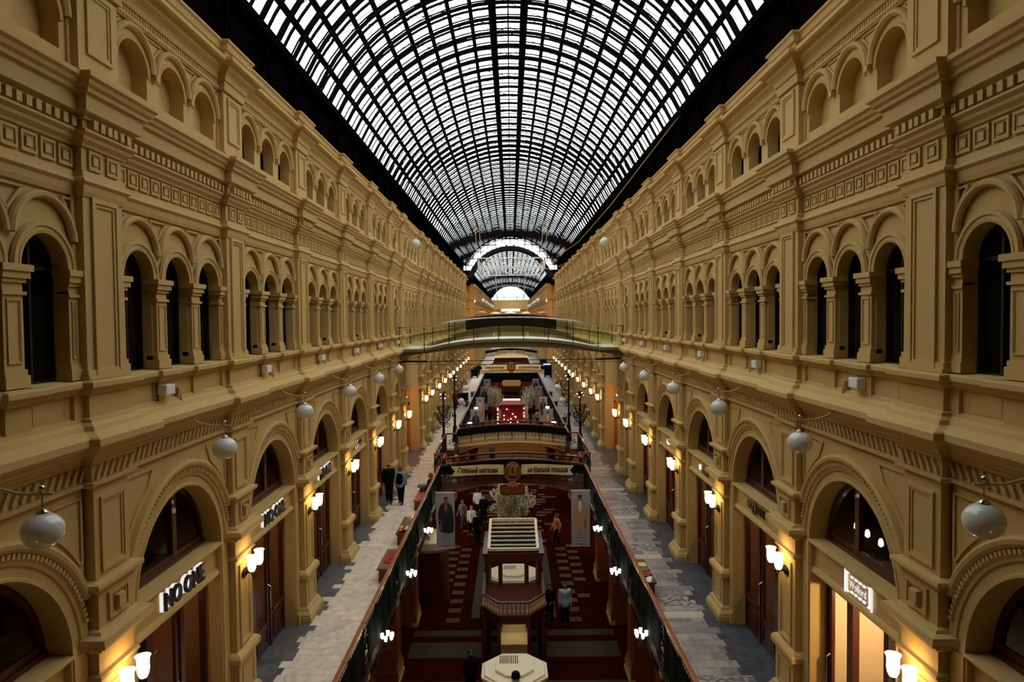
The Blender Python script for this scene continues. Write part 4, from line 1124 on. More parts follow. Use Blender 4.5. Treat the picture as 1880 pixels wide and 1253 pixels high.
# ---- ornate lampposts ---------------------------------------------------
def lamppost(x, y, h, globes, sd, label):
    r = empty('lamppost', (x, y, ZW)); tag(r, label, 'lamppost', 'wrought iron lampposts at the footbridge corners')
    b = MB(); b.lathe([(.19, 0), (.19, .25), (.14, .3), (.17, .5), (.13, .9), (.14, 1.0), (.08, 1.1), (.075, 1.6), (.11, 1.7), (.06, 1.85), (.05, h-.2), (.09, h-.1), (.03, h)], (0, 0, 0), 12); b.build('post', IRON, r)
    b = MB(); k = -sd
    for z, L in ((h-.55, .72), (h-1.35, .42)) if globes else ((h-1.3, .55), (h-.9, .35)):
        for s_ in ((k,) if globes else (-1, 1)):
            b.tube([(0, 0, z-.45), (s_*L*.35, 0, z-.42), (s_*L*.7, 0, z-.15), (s_*L*.72, 0, z+.12), (s_*L*.9, 0, z+.22), (s_*L*1.05, 0, z+.12), (s_*L, 0, z)], .032, 6)
            b.tube([(s_*L*.35+a, 0, z+c) for a, c in spiral(0, 0, .24, 1.4, 0, s_)], .024, 5)
            b.tube([(s_*L*.45+a, 0, z-.55+c) for a, c in spiral(0, 0, .20, 1.4, PI/2, s_)], .024, 5)
            b.ball((s_*L, 0, z-.02), .05, 6, 5)
    b.build('scroll_arm', IRON, r)
    b = MB()
    for i in range(14):
        a = i*2.4; rr = random.uniform(.08, .24); z = h-.1+random.uniform(-.22, .2)
        b.bar((0, 0, z), (rr*math.cos(a), rr*math.sin(a), z+.04), .14, .03)
    b.build('leaf_crown', IRON, r)
    for i in range(4):
        a = i*1.7+sd; m_ = (LAMPF, PURL)[i % 2 if sd < 0 else (1 if i == 3 else 0)]
        b = MB(); b.ball((.2*math.cos(a), -.1, h-.1+.16*math.sin(a)), .028, 6, 5); b.build('fairy_light', m_, r)
    if globes:
        for L, z in ((.72, h-.78), (.42, h-1.62)):
            b = MB(); b.ball((k*L, -.02, z), .225, 18, 12, (1, 1, .85)); b.build('globe', GLOBE, r, None, True)
for sd in (-1, 1):
    lamppost(sd*3.72, 44.4, 4.3, True, sd, 'tall iron lamppost with two opal globes at the %s end of the far footbridge' % SIDE[sd])
    lamppost(sd*4.12, 41.0, 3.5, False, sd, 'iron lamppost with scroll arms and leaf crown at the %s widened well corner' % SIDE[sd])

# ---- top-level glass bridge ---------------------------------------------
r = empty('glass_footbridge', (0, 0, E)); tag(r, 'arched footbridge with glass balustrades spanning the upper storey between the walls', 'footbridge')
zh = lambda x: .08-.47*min(1, abs(x)/4.3)**2.5
y0, y1 = 33.9, 37.6
n = 36; xs = [-5.62+11.24*i/n for i in range(n+1)]
def strip(nm, m, ya, yb, f0, f1, rr=None):
    b = MB()
    for i in range(n):
        a, c = xs[i], xs[i+1]
        b.add([(a, ya, f0(a)), (c, ya, f0(c)), (c, yb, f0(c)), (a, yb, f0(a)), (a, ya, f1(a)), (c, ya, f1(c)), (c, yb, f1(c)), (a, yb, f1(a))],
              [(0, 3, 2, 1), (4, 5, 6, 7), (0, 1, 5, 4), (3, 7, 6, 2), (0, 4, 7, 3), (1, 2, 6, 5)])
    return b.build(nm, m, rr or r)
DECKM = mat('olive_painted_steel', (.17, .14, .06), .5)
strip('deck', WHITEM, y0, y1, lambda x: zh(x)-1.10, lambda x: zh(x)-1.04)
for ya in (y0, y1): strip('deck_edge', DECKM, ya-.03, ya+.03, lambda x: zh(x)-1.2, lambda x: zh(x)-1.07)
zb = lambda x: -1.42-.48*(abs(x)/5.62)**2.2
for ya in (y0+.25, y1-.25): strip('arched_beam', DECKM, ya-.06, ya+.06, lambda x: zb(x), lambda x: zb(x)+.30)
strip('soffit', DECKM, y0+.2, y1-.2, lambda x: zb(x)+.22, lambda x: zb(x)+.25)
for ya in (y0, y1):
    b = MB(); b.tube([(x, ya, zh(x)) for x in xs], .028, 8); b.build('handrail', CHROME, r, None, True)
    strip('glass_panel', BGL, ya-.006, ya+.006, lambda x: zh(x)-1.0, lambda x: zh(x)-.08)
    for i in range(10):
        x = -5.55+i*11.1/9; b = MB(); b.box((x-.018, ya-.03, zh(x)-1.2), (x+.018, ya+.03, zh(x))); b.ball((x, ya-.03, zh(x)-.35), .035, 6, 5); b.ball((x, ya-.03, zh(x)-.85), .035, 6, 5)
        b.build('baluster_post', IRON, r)
b = MB()
for i in range(12):
    x = -5.5+i; b.bar((x, y0+.25, zb(x)+.12), (x, y1-.25, zb(x)+.12), .06, .12)
b.build('cross_beam', DECKM, r)
b = MB(); b.tube([(-5.6, 33.9, -2.07), (-4.5, 33.9, -2.08), (5.6, 33.9, -2.02)], .018, 6); b.tube([(-5.6, 33.9, -2.07), (-4.2, 33.9, -2.08)], .05, 6); b.tube([(4.2, 33.9, -2.04), (5.6, 33.9, -2.02)], .05, 6); b.build('tie_rod', IRON, r)
b = MB(); b.tube([(-5.2, 34.0, -2.22), (0, 34, -2.27), (5.2, 34.0, -2.16)], .018, 6); b.build('steel_tie_rod', CHROME, r)
# second upper bridge further back, solid with ornate railing
r = empty('upper_footbridge', (0, 0, E)); tag(r, 'distant upper footbridge with red-brown rail and dark iron scrollwork behind the glass bridge', 'footbridge')
zf = lambda x: .42-.70*(abs(x)/5.6)**2
xs = [-5.6+11.2*i/n for i in range(n+1)]
strip('deck', DECKM, 60.2, 62.8, lambda x: zf(x)-1.55, lambda x: zf(x)-1.1, r)
for ya in (60.2, 62.8):
    strip('handrail', RAILW, ya-.06, ya+.06, lambda x: zf(x)-.05, lambda x: zf(x)+.04, r)
    b = MB()
    for i in range(28):
        x = -5.4+i*.4
        b.tube([(x+a, ya, zf(x)-.55+c) for a, c in spiral(0, 0, .24, 1.3, i, 1, 8)], .02, 4); b.box((x-.2, ya-.02, zf(x)-1.1), (x-.17, ya+.02, zf(x)))
    b.build('iron_scrollwork', IRON, r)
    b = MB()
    for i in range(20):
        a, c = -4+.4*i, -3.6+.4*i; b.add([(a, ya+.04, zf(a)-1.05), (c, ya+.04, zf(c)-1.05), (c, ya+.04, zf(c)-.05), (a, ya+.04, zf(a)-.05)], [(0, 1, 2, 3)])
    b.build('dark_panel', BLK, r)
for i, (x, z, w) in enumerate(((-4.61, 1.35, .9), (-2.42, 1.15, .95), (-.05, 1.2, 1.0), (2.4, 1.15, .8), (5.1, 1.2, .9))):
    u = empty('parasol', (x*1.0, 108, E)); tag(u, 'orange cafe parasol behind the upper bridge, %s from the left' % ('first', 'second', 'middle', 'fourth', 'last')[i], 'parasol', 'cafe parasols at the crossing')
    b = MB(); b.lathe([(w, z-.32), (w*.6, z-.12), (.03, z)], (0, 0, 0), 8); b.build('canopy', (ORG, ORGP, CREAM, ORGP, ORG)[i], u)
    b = MB(); b.tube([(0, 0, -1.4), (0, 0, z)], .03, 6); b.build('pole', MAH, u)
b = MB(); b.box((-5.6, 106.5, -1.6), (5.6, 110, -1.4)); tag(b.build('cafe_terrace', DECKM, None, (0, 0, E)), 'upper cafe terrace carrying the orange parasols', 'terrace', kind='structure')
r = empty('light_bar', (0, 150, E+1.9)); b = MB(); b.box((-2, -.1, -.18), (2, .1, .18)); b.build('lit_panel', LAMPF, r); b = MB(); b.box((-2.1, -.05, .18), (2.1, .05, .3)); b.build('housing', WHITEM, r); b = MB(); b.tube([(-1.8, 0, .3), (-1.8, 0, 8.3)], .02, 4); b.tube([(1.8, 0, .3), (1.8, 0, 8.3)], .02, 4); b.build('hanging_cable', TUBE, r)
tag(r, 'long bright white light bar hung far away near the end wall', 'light')

# ---- suspended truss rings ------------------------------------------------
def truss_ring(x0, x1, y0, y1, z0, z1, w, label, loc=(0, 0, 0)):
    r = empty('truss_ring', loc); tag(r, label, 'truss', 'suspended white lighting trusses')
    C = [(x0, y0), (x1, y0), (x1, y1), (x0, y1)]
    for i in range(4):
        (xa, ya), (xb, yb) = C[i], C[(i+1) % 4]; b = MB()
        for z in (z0, z1): b.bar((xa, ya, z), (xb, yb, z), w)
        n = 4
        for k in range(n+1):
            t = k/n; x = xa+(xb-xa)*t; y_ = ya+(yb-ya)*t; b.bar((x, y_, z0), (x, y_, z1), w*.8)
            if k < n:
                x2 = xa+(xb-xa)*(k+1)/n; y2 = ya+(yb-ya)*(k+1)/n
                b.bar((x, y_, z0 if k % 2 else z1) if k % 2 else (x, y_, z0), (x2, y2, z1 if k % 2 == 0 else z0), w*.8) if False else b.bar((x, y_, z0 if k % 2 == 0 else z1), (x2, y2, z1 if k % 2 == 0 else z0), w*.8)
        b.build('truss_side', WHITEM, r)
    b = MB()
    for (x, y_) in C: b.tube([(x, y_, z1), (x*1.15, y_, 9.9)], .02, 4)
    b.build('hanging_cable', TUBE, r)
truss_ring(-2.4, 2.55, 50, 58.2, 3.72, 4.45, .075, 'near suspended ring of white box truss hanging under the glass vault', (0, 0, E))
truss_ring(-2.6, 2.6, 128, 138, 3.9, 4.6, .11, 'small distant ring of white truss above the far end', (0, 0, E))
b = MB(); b.tube([(6.0, 20.0, 7.2), (5.0, 34, 5.6), (4.2, 42, 4.7), (3.4, 50, 4.5)], .02, 5); tag(b.build('power_cable', TUBE, None, (0, 0, E)), 'pale cable sagging from the right roof edge to the suspended truss', 'cable')
b = MB(); b.tube([(5.6, 70, 5.6), (4.4, 72, 5.2), (3.4, 74, 5.4)], .025, 5); tag(b.build('power_cable', TUBE, None, (0, 0, E)), 'short looping cable near the right end of the vault', 'cable')

# ---- hanging advertising banners -------------------------------------------
def banner(x, y, z1, w, h, style, label):
    r = empty('advertising_banner', (x, y, E+z1)); tag(r, label, 'banner', 'fashion banners hung beside the open well')
    b = MB(); b.box((-w/2, 0, -h), (w/2, .02, 0)); b.build('printed_sheet', POST_G, r)
    b = MB(); b.tube([(-w/2-.03, .01, .0), (w/2+.03, .01, .0)], .018, 6); b.tube([(-w/2, .01, -h), (w/2, .01, -h)], .015, 6); b.build('rod', WHITEM, r)
    sx_ = -1 if x < 0 else 1
    b = MB(); b.tube([(sx_*w/2, .01, 0), (sx_*(3.5-abs(x)), .01, 0)], .015, 5); b.build('wall_bracket', IRON, r)
    RX = lambda dx, dz, y_=-.004: Matrix.Translation((dx, y_, dz)) @ Matrix.Rotation(PI/2, 4, 'X')
    suit, k = (POST_K, 1) if style == 0 else (POST_B, -1)
    def poly(P, m, nm, y_): 
        b = MB(); b.prism([(px*w*k, py*h) for px, py in P], .002, RX(0, -h, y_)); return b.build(nm, m, r)
    poly([(-.32, .3), (-.42, .62), (-.30, .76), (-.10, .82), (.14, .82), (.34, .76), (.46, .55), (.44, .3), (.2, .26), (-.1, .28)], suit, 'printed_jacket', -.004)
    poly([(-.08, .70), (-.02, .82), (.1, .82), (.12, .72), (.03, .6)], POST_S if style == 0 else WHT, 'printed_shirt', -.007)
    poly([(.03+.11*math.cos(t), .865+.05*math.sin(t)) for t in [i*PI/6 for i in range(12)]]+[], POST_S, 'printed_face', -.008)
    poly([(.03+.13*math.cos(t), .885+.04*math.sin(t)) for t in [i*PI/6 for i in range(7)]], POST_K, 'printed_hair', -.010)
    poly([(-.33, .36), (-.26, .50), (-.2, .48), (-.2, .34), (-.26, .3)], POST_S, 'printed_hand', -.008)
    text('velo\nvent', .15*w/.75, (.03*w, -.008, -h*.81), (PI/2, 0, 0), POST_K, .001, 'printed_lettering', r, .1) if False else None
    b = MB()
    for i in range(3):
        for j in range(4): b.tube([(-.14*w+.11*w*j+a, -.006, -h*(.76+.045*i)+c) for a, c in spiral(0, 0, .035, 1.0, i+j, 1, 6)], .005, 4)
    b.build('printed_lettering', POST_K, r)
    b = MB(); b.box((-w*.22, -.006, -h*.965), (w*.22, -.003, -h*.955)); b.build('printed_line', POST_K, r)
banner(-2.79, 28, -7.15, .76, 2.33, 0, 'tall banner of a man in a black suit, hanging at left over the dark floor')
banner(2.80, 28, -7.12, .76, 2.33, 1, 'tall banner of a man in a sand-coloured suit, hanging at right over the dark floor')
for i, yy in enumerate((53.6, 62, 71.4, 80.5)):
    for sd in (-1, 1):
        banner(sd*2.86, yy, -7.15, .76, 2.33, (i+(sd > 0)) % 2, 'small grey figure banner beyond the footbridges, %s on the %s' % (ORD[i], SIDE[sd]))

# ---- benches ---------------------------------------------------------------
def bench(x0, x1, y0, y1, top, label, mtop=MAH, h=.45):
    r = empty('bench', ((x0+x1)/2, (y0+y1)/2, ZW)); tag(r, label, 'bench', 'box benches against the walkway railing')
    w, d = (x1-x0)/2, (y1-y0)/2
    b = MB(); b.box((-w+.05, -d+.05, 0), (w-.05, d-.05, h-.06)); b.panel(-w+.1, w-.1, .06, h-.1, d-.05, .0, .03) if False else None
    bevel(b.build('box_base', MAH, r), .008)
    b = MB(); b.box((-w, -d, h-.06), (w, d, h)); bevel(b.build('seat_top', mtop, r), .01)
    return r
TOPW = mat('worn_brown_bench_top', (.20, .09, .035), .4, noise=(.12, .04, .015), scale=4)
bench(-4.16, -3.6, 20.5, 22.3, 0, 'box bench with a dark red cloth, nearest on the left walkway', TOPW)
bench(-4.16, -3.6, 23.9, 26.0, 0, 'box bench with colourful goods on top, middle of the left walkway', MAH)
bench(-4.16, -3.6, 28.3, 31.2, 0, 'red-topped box bench where a person sits on the left walkway', mat('red_bench_top', (.45, .06, .035), .4))
bench(3.58, 4.08, 19.2, 21.1, 0, 'box bench with a patterned top on the right walkway, nearest there', MAH)
for i, (x, yy) in enumerate(((-3.95, 62), (-3.95, 70), (3.95, 52), (3.95, 62), (3.95, 70))):
    bench(x-.3, x+.3, yy, yy+1.6, 0, 'small distant box bench on the %s walkway, %s there' % ('left' if x < 0 else 'right', ORD[i if i < 2 else i-2]))
b = MB(); b.prism([(-.22, -.5), (.2, -.6), (.24, .1), (.1, .55), (-.16, .5), (-.25, .1)], .02, Matrix.Translation((-3.82, 21.5, ZW+.45))); b.ball((-3.8, 21.35, ZW+.47), .11, 10, 6, (1, 1.6, .3))
tag(b.build('folded_cloth', RED), 'dark red cloth lying on the nearest left bench', 'cloth')
def fruitlike(x, y, m, s, label):
    b = MB(); b.ball((0, 0, 0), s, 10, 8, (1, 1.3, .7)); b.tube([(0, 0, s*.6), (0, 0, s*.8)], .01, 4)
    tag(b.build('ornament', m, None, (x, y, ZW+.45+s*.7), True), label, 'ornament', 'goods on the middle left bench')
for i in range(8):
    m_ = (ORG, RED, CREAM, BLK, ORGP, DRW, WHT, ORG)[i]
    fruitlike(-4.02+.1*(i % 4), 24.1+.28*(i//4)+.05*(i % 3), m_, .08, '%s round item heaped on the middle left bench, %s of its row' % (('orange', 'red', 'cream', 'black', 'pale orange', 'maroon', 'white', 'bright orange')[i], ORD[i % 4]))
for i, (m_, y_, nm) in enumerate(((CREAM, 20.6, 'cream'), (LEAF, 20.2, 'olive green'), (RED, 19.75, 'red'), (WHT, 19.45, 'white'))):
    b = MB(); b.prism([(-.22, -.16), (.22, -.14), (.2, .17), (-.2, .15)], .015, Matrix.Translation((0, 0, 0)) @ Matrix.Rotation(i*.4, 4, 'Z')); tag(b.build('magazine', m_, None, (3.83, y_, ZW+.452)), '%s printed sheet lying on the right bench' % nm, 'magazine', 'sheets on the right bench')

# ---- blossoming tree ---------------------------------------------------------
def tree(x, y, z, rx, rz, n, label, m1=BLOS):
    r = empty('blossoming_tree', (x, y, 0)); tag(r, label, 'tree', 'blossoming indoor trees')
    b = MB(); b.tube([(0, 0, 0), (.05, 0, .8), (0, .05, z-rz*.4)], [.09, .07, .05], 8)
    rnd = random.Random(int(y*10)+int(x*7))
    for i in range(14):
        a = i*2.4; b.tube([(0, .05, z-rz*.8+.08*i*rz), (rx*.5*math.cos(a), rx*.5*math.sin(a), z-rz*.3+.05*i), (rx*.85*math.cos(a), rx*.85*math.sin(a), z+rz*.5*math.sin(i))], [.03, .02, .008], 5)
    b.build('trunk', BARK, r)
    def cloud(nm, m, n, s0, s1):
        b = MB()
        for i in range(n):
            while True:
                p = Vector((rnd.uniform(-1, 1), rnd.uniform(-1, 1), rnd.uniform(-1, 1)))
                if .25 < p.length < 1: break
            p = p*(.75+.35*math.sin(p.x*9)*math.cos(p.z*7+p.y*5)*.6)
            c = Vector((p.x*rx, p.y*rx, z+p.z*rz)); s = rnd.uniform(s0, s1)
            u = Vector((rnd.gauss(0, 1), rnd.gauss(0, 1), rnd.gauss(0, 1))).normalized(); v = u.orthogonal().normalized(); w = u.cross(v)
            b.add([c-v*s, c+w*s*.5, c+v*s, c-w*s*.5], [(0, 1, 2, 3)])
        o = b.build(nm, m, r); o['kind'] = 'stuff'; return o
    cloud('blossom', m1, n, .028, .07); cloud('foliage', LEAF, int(n*.5), .03, .06)
    b = MB(); b.lathe([(.35, 0), (.42, .5), (.45, .55), (.38, .55), (.36, .5)], (0, 0, 0), 14); b.build('planter', MAH, r)
tree(0, 36.3, E-9.75, 1.42, 1.35, 9500, 'big cream blossoming tree on the ground floor below the nearer footbridge')
for x, yy in ((-1.9, 76), (2.0, 76)): tree(x, yy, 3.6, 1.3, 1.6, 2200, 'small distant blossoming tree on the %s beyond the footbridges' % ('left' if x < 0 else 'right'))

# ---- tall kiosk on the ground floor ---------------------------------------------
r = empty('kiosk', (0, 0, 0)); tag(r, 'tall dark red wooden kiosk with slatted cream roof light on the ground floor', 'kiosk')
b = MB()
for x in (-.95, -.5, .5, .95):
    for yy in (24.95, 27.2): b.box((x-.06, yy-.06, 0), (x+.06, yy+.06, 3.4))
for yy in (25.7, 26.5):
    for x in (-.95, .95): b.box((x-.06, yy-.06, 0), (x+.06, yy+.06, 3.4))
b.build('corner_post', DRW, r)
b = MB(); b.box((-1.08, 24.8, 3.35), (1.08, 27.35, 3.66)); b.box((-1.13, 24.75, 3.62), (1.13, 27.4, 3.70)); b.build('entablature', DRW, r)
b = MB()
A = Vector((-.9, 24.95, 3.78)); Bv = Vector((.9, 24.95, 3.78)); Cv = Vector((.9, 27.2, 4.22)); D = Vector((-.9, 27.2, 4.22))
for p, q in ((A, Bv), (Bv, Cv), (Cv, D), (D, A)): b.bar(p, q, .10, .12)
for i in range(1, 7): t = i/7; b.bar(A.lerp(D, t), Bv.lerp(Cv, t), .05, .05)
b.build('slatted_roof_light', CREAML, r)
b = MB(); b.box((-.95, 24.85, 3.66), (.95, 27.3, 3.74)); b.build('roof_board', BLK, r)
for s_ in (-1, 1):
    b = MB(); b.add([(s_*.92, 24.95, 3.7), (s_*.92, 27.25, 3.7), (s_*.92, 27.25, 4.2), (s_*.92, 24.95, 3.78)], [(0, 1, 2, 3)]); b.build('roof_cheek', CREAM, r)
OCT = [(-1.05, 25.0), (-1.05, 23.1), (-.5, 22.35), (.5, 22.35), (1.05, 23.1), (1.05, 25.0)]
b = MB(); b.prism([(x*1.0, y_) for x, y_ in OCT], .3, Matrix.Translation((0, 0, 2.15))); b.prism([(x*1.06, (y_-24)*1.05+24) for x, y_ in OCT], .09, Matrix.Translation((0, 0, 2.4))); b.build('balcony_cornice', DRW, r)
b = MB(); rb = MB()
for i in range(5):
    (xa, ya), (xb, yb) = OCT[i], OCT[i+1]; L = math.hypot(xb-xa, yb-ya); k = max(2, int(L/.13))
    rb.bar((xa, ya, 2.88), (xb, yb, 2.88), .07, .05)
    for j in range(k): t = (j+.5)/k; b.lathe([(.018, 0), (.035, .1), (.012, .2), (.03, .3), (.012, .37)], (xa+(xb-xa)*t, ya+(yb-ya)*t, 2.49), 8)
b.build('balustrade', CREAM, r); rb.build('balcony_rail', DRW, r)
b = MB()
for x, y_ in OCT[1:5]: b.box((x-.06, y_-.04, 0), (x+.06, y_+.08, 2.2))
for x in (-1.05, 1.05): b.box((x-.04, 23.1, 0), (x+.04, 25, 2.2)) if x < 0 else b.box((x-.04, 23.6, 0), (x+.04, 25, 2.2))
b.build('front_frame', DRW, r)
b = MB(); b.box((-.45, 23.3, .05), (.45, 24.4, 1.0)); b.box((-.48, 23.2, 1.0), (.48, 24.5, 1.06)); b.box((-.42, 24.1, 1.06), (.42, 24.4, 2.0))
for i in range(9): b.bar((-.38+.06*i, 24.08, 1.3), (-.36+.06*i, 24.08, 1.75), .015)
b.build('cream_counter', CREAML, r)
b = MB(); b.box((-.9, 23.3, 2.1), (.9, 24.8, 2.14)); b.build('ceiling_board', CREAM, r)
light('AREA', (0, 23.9, 2.05), 5, (1, .8, .5), .9, (0, 0, 0), .9, name='kiosk_light')
# octagonal kiosks
def oct_kiosk(cx, cy, rad, h, label, dome=False):
    r = empty('kiosk', (cx, cy, 0)); tag(r, label, 'kiosk', 'octagonal cream kiosks')
    o8 = [(rad*math.cos(PI/8+i*PI/4), rad*math.sin(PI/8+i*PI/4)) for i in range(8)]
    b = MB(); b.prism([(x*.92, y_*.92) for x, y_ in o8], h-.35); b.build('counter_body', CREAM, r)
    b = MB(); b.prism(o8, .14, Matrix.Translation((0, 0, h-.35))); b.prism([(x*1.06, y_*1.06) for x, y_ in o8], .08, Matrix.Translation((0, 0, h-.21)));  bevel(b.build('roof_cornice', CREAML, r), .015)
    b = MB(); b.prism([(x*.97, y_*.97) for x, y_ in o8], .05, Matrix.Translation((0, 0, h-.13))); b.prism([(x*.62, y_*.62) for x, y_ in o8], .13, Matrix.Translation((0, 0, h-.13))); bevel(b.build('roof_panel', CREAML, r), .02)
    b = MB()
    for i in range(10): b.box((-.42+.055*i, .1, h+.001), (-.395+.055*i, .55, h+.008))
    b.build('vent_grille', BLK, r)
    b = MB()
    for i in range(8):
        (xa, ya), (xb, yb) = o8[i], o8[(i+1) % 8]; b.bar((xa*.93, ya*.93, h*.35), (xb*.93, yb*.93, h*.35), .05, .04); b.bar((xa*.93, ya*.93, .1), (xb*.93, yb*.93, .1), .06, .1)
    b.build('panel_moulding', CREAML, r)
    return r
oct_kiosk(0, 19.0, .95, 2.5, 'cream octagonal kiosk roof with a slotted vent at the bottom of the view')
oct_kiosk(0, 29.4, 1.15, 1.35, 'cream octagonal counter seen through the tall wooden kiosk')
b = MB(); b.ball((0, 0, .08), .12, 12, 8, (1, 1, .8)); b.lathe([(.13, 0), (.12, .04)], (0, 0, 0), 12); tag(b.build('camera_dome', BLK, None, (.03, 18.35, 2.5)), 'small black dome on the roof of the nearest cream kiosk', 'camera dome')
r = empty('kiosk', (-3.6, 29.75, 0)); tag(r, 'round pale-topped counter kiosk half under the left walkway beside the banner', 'kiosk')
b = MB(); b.lathe([(.75, 0), (.75, 2.3)], (0, 0, 0), 20); b.build('counter_body', MAH, r)
b = MB(); b.lathe([(.9, 2.3), (1.02, 2.45), (1.02, 2.75), (.96, 2.8), (.9, 2.8), (.6, 2.88), (.1, 2.9)], (0, 0, 0), 28); b.build('round_canopy', CREAML, r)
# stalls beyond the footbridges
r = empty('market_stall', (-.1, 79.5, 0)); tag(r, 'red draped stall dotted with white lights beyond the footbridges', 'market stall')
b = MB(); b.box((-1.55, -1.6, 0), (1.55, 1.6, 2.3)); b.build('red_drape', mat('bright_red_drape', (.42, .012, .010), .7), r)
b = MB(); b.box((-1.7, -1.75, 2.3), (1.7, 1.75, 2.5)); b.build('red_roof', RED, r)
for i in range(26): b = MB(); b.ball((random.choice((-1.5, 1.5, random.uniform(-.9, .9))), -1.64, random.uniform(.2, 2.2)), .045, 6, 5); b.build('string_light', LAMPF, r)
b = MB(); b.box((-1.5, -1.66, .9), (-1.15, -1.62, 1.9)); b.build('white_notice', WHITEM, r)
r = empty('market_stall', (0, 88, 0)); tag(r, 'black-roofed bar stall with white lit counter lines behind the red stall', 'market stall')
b = MB(); b.box((-2.2, -1, 0), (2.2, 1, 1.1)); b.box((-2.2, -1, 2.6), (2.2, 1, 3.0)); b.build('counter', BLK, r)
b = MB(); b.box((-1.6, -1.05, 1.1), (1.6, -1.0, 1.25)); b.build('lit_strip', LAMPF, r); b = MB(); b.box((-1.1, -1.06, 1.9), (1.1, -1.0, 2.05)); b.build('lit_strip', LAMPF, r)
b = MB(); b.prism(rrect(1.2, .38, .3), .08, Matrix.Translation((0, -1.0, 4.1)) @ Matrix.Rotation(PI/2, 4, 'X')); b.build('oval_board', ORGP, r)
b = MB(); b.box((-.05, -.05, 3), (.05, .05, 4)); b.build('board_post', IRON, r)
b = MB(); b.box((-.5, -.03, -.35), (.5, .03, .35)); tag(b.build('wall_screen', BLUEL, None, (5.25, 100.5, E-7.0)), 'small glowing blue screen above the right walkway near the crossing', 'screen')
for sd in (-1, 1):
    r = empty('flower_stand', (sd*1.8, 84, 0)); tag(r, 'red and cream decorated stand on the %s behind the red stall' % SIDE[sd], 'stand')
    b = MB(); b.lathe([(.6, 0), (.7, 1.2), (.5, 2.6), (.2, 3.0)], (0, 0, 0), 10); b.build('covered_form', RED if sd < 0 else BLOS, r)
for sd, x, yy, s in ((-1, -4.6, 64, 1.4), (-1, -5.0, 93, 1.6), (1, 5.0, 93, 2.2), (1, 4.9, 104, 2.4)):
    r = empty('stroller_stand', (x, yy, ZW)) if False else empty('display_cart', (x, yy, ZW)); tag(r, 'dark goods cart on the %s walkway %s' % (SIDE[sd], {64: 'beside the person in red', 93: 'before the dome', 104: 'under the blue screen'}[yy]), 'cart')
    b = MB(); b.box((-.5, -.5, .25), (.5, .5, s*.7)); b.box((-.55, -.55, s*.7), (.55, .55, s*.75)); b.build('cart_body', BLK, r)
    for dx in (-.4, .4):
        for dy in (-.4, .4): b = MB(); b.ball((dx, dy, .12), .12, 8, 6); b.build('wheel', IRON, r)

# ---- passages at the crossing bays -------------------------------------------------
for sd in (-1, 1):
    r = empty('passage_'+SIDE[sd], (sd*XW, 0, E)); r.name = 'wall_passage_'+SIDE[sd]; r.scale = (-sd, 1, 1); tag(r, 'orange-lit cross passage opening behind the %s walkway' % SIDE[sd], 'passage', kind='structure')
    m = MB(); m.box((-3.4, 35.5, -8), (-.45, 35.75, -2.1)); m.box((-3.4, 42.0, -8), (-.45, 42.25, -2.1)); m.box((-3.4, 35.5, -2.6), (-.3, 42.2, -2.5)); m.build('side_wall', ORW, r)
    m = MB(); m.archcell(35.7, 42.1, -8, -2.5, 38.9, 1.3, -4.4, -8, -3.0, -3.4, 20); m.arcring(38.9, -4.4, [(1.3, -3.0), (1.34, -2.9), (1.5, -2.9), (1.52, -3.0)]); m.box((-3.1, 35.7, -5.0), (-2.9, 42.1, -4.8)); m.build('arched_end_wall', ORW, r)
    m = MB(); m.box((-5.2, 35.6, -8), (-5.1, 42.2, 5.3)); m.build('far_passage_wall', REDW, r)
    m = MB(); m.box((-5.1, 35.0, 5.3), (-.3, 43, 5.4)); m.box((-5.1, 35.3, -8), (-3.3, 35.6, 5.3)); m.box((-5.1, 42.1, -8), (-3.3, 42.4, 5.3)); m.build('passage_shell', REDW, r)
    m = MB(); m.box((-3.3, 35.5, -1.6), (-.35, 42.2, 5.3)); m.build('dark_room_block', ROOM, r)
    light('POINT', (sd*(XW+1.6), 38.9, E-4.2), 130, (1, .50, .16), .3, name='passage_light')
    o = copy_tree(sc0); o.location = (sd*(XW+.6), 41.93, E-5.1); o.rotation_euler = (0, 0, -PI/2); o.scale = (1, 1, 1)
    tag(o, 'iron sconce glowing inside the orange %s cross passage' % SIDE[sd], 'wall lamp', 'tulip sconces on the pilasters')
    m = MB(); q = MB()
    pts = [(-.05-1.3*math.sin(t*PI/2), 36.3+2.2*t, -7.0-.3*t) for t in [i/10 for i in range(11)]]
    rr = empty('stair_railing', (sd*XW, 0, E), sx=-sd); tag(rr, 'dark curved stair balustrade at the mouth of the %s passage' % SIDE[sd], 'railing', 'stair balustrades at the passages')
    m.tube(pts, .05, 6); m.build('handrail', MAH, rr)
    for p in pts: q.box((p[0]-.02, p[1]-.02, -8), (p[0]+.02, p[1]+.02, p[2])); 
    for i in range(10): q.bar((pts[i][0], pts[i][1], -7.5), (pts[i+1][0], pts[i+1][1], -7.5), .02, .7)
    q.build('iron_panel', IRON, rr)

